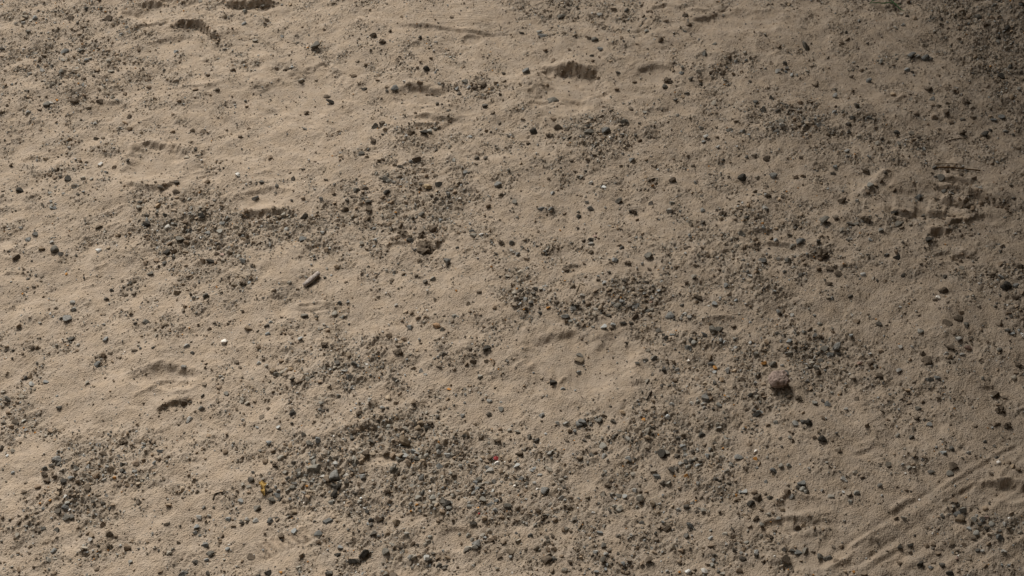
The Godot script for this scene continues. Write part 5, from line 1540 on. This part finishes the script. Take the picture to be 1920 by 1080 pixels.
func build_finds() -> void:
	found_stone(Vector2(0.4080, -1.7580), Vector3(0.029, 0.021, 0.026), 0.15, blocky(), plain(Color(0.56, 0.42, 0.35)), "stone", "largest pinkish brown stone sitting on the gravelly dust, casting a shadow", "stone", 0.1)
	found_stone(Vector2(-0.2850, -1.5770), Vector3(0.022, 0.013, 0.015), 0.3, rock(502, 3, 3, 0.15, false), plain(Color(0.36, 0.335, 0.28)), "stone", "large rounded grey stone in the gravel heap beside the yellow leaf scrap", "stone")
	found_stone(Vector2(-0.1210, -1.8930), Vector3(0.0145, 0.010, 0.010), -0.3, rock(503, 2, 5, 0.2, true), plain(Color(0.62, 0.40, 0.24)), "pebble", "single orange tan pebble on bare dust near the middle", "pebble")
	found_stone(Vector2(-0.1510, -2.2700), Vector3(0.017, 0.010, 0.011), 0.35, rock(504, 2, 5, 0.35, true), plain(Color(0.66, 0.50, 0.31)), "stone", "pale tan lumpy stone among dark brown crumbs", "stone")
	found_stone(Vector2(-0.4930, -2.2990), Vector3(0.0095, 0.0045, 0.0135), 0.1, rock(505, 1, 7, 0.1, true), plain(Color(0.85, 0.80, 0.72)), "stone_chip", "bright white flat chip lying on smooth dust", "chip", 0.05)
	found_stone(Vector2(-0.0230, -1.6030), Vector3(0.0085, 0.004, 0.009), 0.5, rock(506, 1, 8, 0.1, true), plain(Color(0.55, 0.09, 0.09), 0.5), "plastic_chip", "small bright red chip lying on grey gravel", "chip", 0.0)
	# weathered stick
	var a := on_ground(Vector2(-0.3420, -1.9930), 0.004)
	var b := on_ground(Vector2(-0.3220, -2.0250), 0.004)
	var pts := PackedVector3Array()
	var rad := PackedFloat32Array()
	for i in 8:
		pts.append(a.lerp(b, i / 7.0))
		rad.append(0.0048 if i > 0 and i < 7 else 0.0041)
	mesh_thing(rod(pts, rad, 9, 0.16, 0.85), plain(Color(0.62, 0.53, 0.47)), "wood_stick", "short weathered grey stick of wood lying on the dust", "stick")
	# dry stalks and twigs
	mesh_thing(laid([Vector2(0.7700, -2.3320), Vector2(0.8070, -2.3270), Vector2(0.8470, -2.3190)], 0.0017, 0.8, 0.0022), plain(Color(0.20, 0.12, 0.06)), "straw_stalk", "long brown straw stalk lying above the crumbled tread ripples", "straw")
	mesh_thing(laid([Vector2(0.7690, -2.3420), Vector2(0.8150, -2.3400)], 0.0008, 0.6, 0.0012), plain(Color(0.30, 0.21, 0.12)), "straw_stalk", "thin pale brown straw just above the long brown stalk", "straw")
	mesh_thing(laid([Vector2(0.8060, -2.4170), Vector2(0.8450, -2.4240)], 0.0010, 0.7, 0.0012), plain(Color(0.17, 0.11, 0.07)), "twig", "thin brown twig in shade above the long straw stalk", "twig")
	mesh_thing(laid([Vector2(0.1060, -1.9740), Vector2(0.1120, -1.9940), Vector2(0.1200, -1.9900)], 0.0009, 0.7, 0.0012), plain(Color(0.33, 0.26, 0.17)), "straw_stalk", "thin bent straw between two patches of grey gravel", "straw")
	mesh_thing(laid([Vector2(0.2050, -1.7250), Vector2(0.2130, -1.7410)], 0.0012, 0.7, 0.0012), plain(Color(0.06, 0.045, 0.035)), "twig", "thin dark twig beside the wide smooth print", "twig")
	mesh_thing(laid([Vector2(-0.4240, -1.5190), Vector2(-0.4230, -1.5290), Vector2(-0.4110, -1.5360)], 0.0012, 0.7, 0.0010), plain(Color(0.10, 0.075, 0.05)), "twig", "bent dark rootlet between the yellow leaf scrap and the ringed print", "twig")
	# green grass
	var green := plain(Color(0.065, 0.13, 0.04), 0.6)
	blade([Vector2(0.7480, -2.9120), Vector2(0.7830, -2.9120), Vector2(0.8150, -2.9080)], 0.0042, green, "dark green grass blade lying straight across another blade")
	blade([Vector2(0.7910, -2.9320), Vector2(0.7990, -2.9100), Vector2(0.8160, -2.8770)], 0.0042, green, "dark green grass blade crossing the straight one and pointing at the viewer")
	blade([Vector2(0.7700, -2.9320), Vector2(0.7520, -2.9170)], 0.0034, green, "short green grass blade slanting away behind the straight one")
	leaf_scrap()

func blade(p: Array, w: float, m: Material, label: String) -> void:
	var st := SurfaceTool.new()
	st.begin(Mesh.PRIMITIVE_TRIANGLES)
	var rows := []
	var n: int = (p.size() - 1) * 6
	var last := 0.0
	for i in n + 1:
		var f := i / 6.0
		var k := mini(int(f), p.size() - 2)
		var q: Vector2 = p[k].lerp(p[k + 1], f - k)
		var dir: Vector2 = (p[k + 1] - p[k]).normalized()
		var side := Vector3(-dir.y, 0, dir.x)
		var h := on_ground(q, 0.003 + 0.003 * sin(PI * i / n))
		last = h.y if i == 0 else maxf(h.y, last - 0.0008)
		h.y = last
		var half := w * 0.5 * (0.35 + 0.65 * sin(PI * clampf(0.12 + 0.85 * i / n, 0.0, 1.0)))
		rows.append([h - side * half + Vector3(0, half * 0.5, 0), h, h + side * half + Vector3(0, half * 0.5, 0)])
	for i in n:
		for k in 2:
			for up in [0.0, -0.0004]:
				var u := Vector3(0, up, 0)
				var q := [rows[i][k] + u, rows[i][k + 1] + u, rows[i + 1][k] + u, rows[i + 1][k + 1] + u]
				for v in ([q[0], q[1], q[2], q[1], q[3], q[2]] if up == 0.0 else [q[0], q[2], q[1], q[1], q[2], q[3]]):
					st.add_vertex(v)
	st.generate_normals()
	mesh_thing(st.commit(), m, "grass_blade", label, "grass blade", "green grass blades at the far edge")

func leaf_scrap() -> void:
	# a dry curled leaf: a tapering sheet with a lobe, bent along its midrib
	var st := SurfaceTool.new()
	st.begin(Mesh.PRIMITIVE_TRIANGLES)
	var a: Vector2 = Vector2(-0.3610, -1.5520)
	var b: Vector2 = Vector2(-0.3510, -1.5280)
	var n := 14
	var rows := []
	for i in n + 1:
		var f := i / float(n)
		var q := a.lerp(b, f) + Vector2(0.0022 * sin(f * 5.0), 0.0)
		var half := 0.0015 + 0.0048 * exp(-pow((f - 0.34) / 0.2, 2.0)) + 0.0016 * exp(-pow((f - 0.85) / 0.16, 2.0))
		var h := on_ground(q, 0.0035 + 0.0025 * sin(f * PI) + 0.001 * sin(f * 17.0))
		var row := []
		for k in 5:
			var s := (k - 2) / 2.0
			row.append(h + Vector3(s * half, 0.0032 * s * s + 0.0008 * sin(k * 2.3 + i), 0.0008 * sin(i * 1.7 + k)))
		rows.append(row)
	for i in n:
		for k in 4:
			for up in [0.0, -0.0005]:
				var u := Vector3(0, up, 0)
				var q := [rows[i][k] + u, rows[i][k + 1] + u, rows[i + 1][k] + u, rows[i + 1][k + 1] + u]
				for v in ([q[0], q[1], q[2], q[1], q[3], q[2]] if up == 0.0 else [q[0], q[2], q[1], q[1], q[2], q[3]]):
					st.add_vertex(v)
	st.generate_normals()
	mesh_thing(st.commit(), plain(Color(0.62, 0.40, 0.13), 0.7), "dry_leaf", "curled yellow scrap of dry leaf among grey pebbles", "leaf")

func build_shelter() -> void:
	# what keeps the light off from behind and from the right: a house corner and a drum, all outside the picture
	var plaster := plain(Color(0.20, 0.17, 0.14))
	var wall := Node3D.new()
	thing(wall, "house_wall", "tall dark plastered house wall standing behind the viewer", "wall")
	part(wall, "wall_face", Vector3(9.0, 7.0, 0.3), Vector3(-1.0, 3.5, 1.6), plaster)
	part(wall, "plinth", Vector3(9.0, 0.45, 0.08), Vector3(-1.0, 0.2, 1.41), mats["g"])
	var shed := Node3D.new()
	thing(shed, "open_shed", "dark timber shed with a wide eave reaching over the right side of the ground", "shed")
	part(shed, "wall", Vector3(0.2, 3.0, 9.0), Vector3(2.6, 1.5, -2.5), plaster)
	part(shed, "roof", Vector3(3.35, 0.12, 9.4), Vector3(1.225, 3.06, -2.5), mats["k"])
	part(shed, "fascia", Vector3(0.03, 0.2, 9.4), Vector3(-0.47, 3.02, -2.5), mats["k"])
	for z in [-6.6, 1.2]:
		part(shed, "post", Vector3(0.12, 3.0, 0.12), Vector3(1.9, 1.5, z), mats["k"])
	var drum := Node3D.new()
	thing(drum, "metal_drum", "dark rusty metal drum standing beyond the upper right corner", "drum")
	drum.position = on_ground(Vector2(1.70, -3.56), -0.01)
	var steel := plain(Color(0.05, 0.04, 0.035), 0.6)
	var body := MeshInstance3D.new()
	body.name = "body"
	body.mesh = lathe([[0.0, 0.0], [0.285, 0.0], [0.292, 0.02], [0.285, 0.04], [0.285, 0.28], [0.296, 0.30], [0.285, 0.32], [0.285, 0.56], [0.296, 0.58], [0.285, 0.60], [0.285, 0.84], [0.294, 0.87], [0.280, 0.88]])
	body.material_override = steel
	drum.add_child(body)
	var lid := MeshInstance3D.new()
	lid.name = "lid"
	lid.mesh = lathe([[0.0, 0.864], [0.281, 0.864], [0.281, 0.868], [0.0, 0.870]])
	lid.material_override = mats["d"]
	drum.add_child(lid)

func part(root: Node3D, called: String, size: Vector3, at: Vector3, m: Material) -> void:
	var o := MeshInstance3D.new()
	o.name = called
	var b := BoxMesh.new()
	b.size = size
	o.mesh = b
	o.position = at
	o.material_override = m
	root.add_child(o, true)

func lathe(profile: Array) -> ArrayMesh:
	var st := SurfaceTool.new()
	st.begin(Mesh.PRIMITIVE_TRIANGLES)
	var n := 40
	for i in profile.size() - 1:
		for k in n:
			var a := TAU * k / n
			var b := TAU * (k + 1) / n
			var p := [ring(profile[i], a), ring(profile[i], b), ring(profile[i + 1], a), ring(profile[i + 1], b)]
			for v in [p[0], p[1], p[2], p[1], p[3], p[2]]:
				st.add_vertex(v)
	st.generate_normals()
	return st.commit()

func ring(q: Array, a: float) -> Vector3:
	return Vector3(q[0] * cos(a), q[1], q[0] * sin(a))
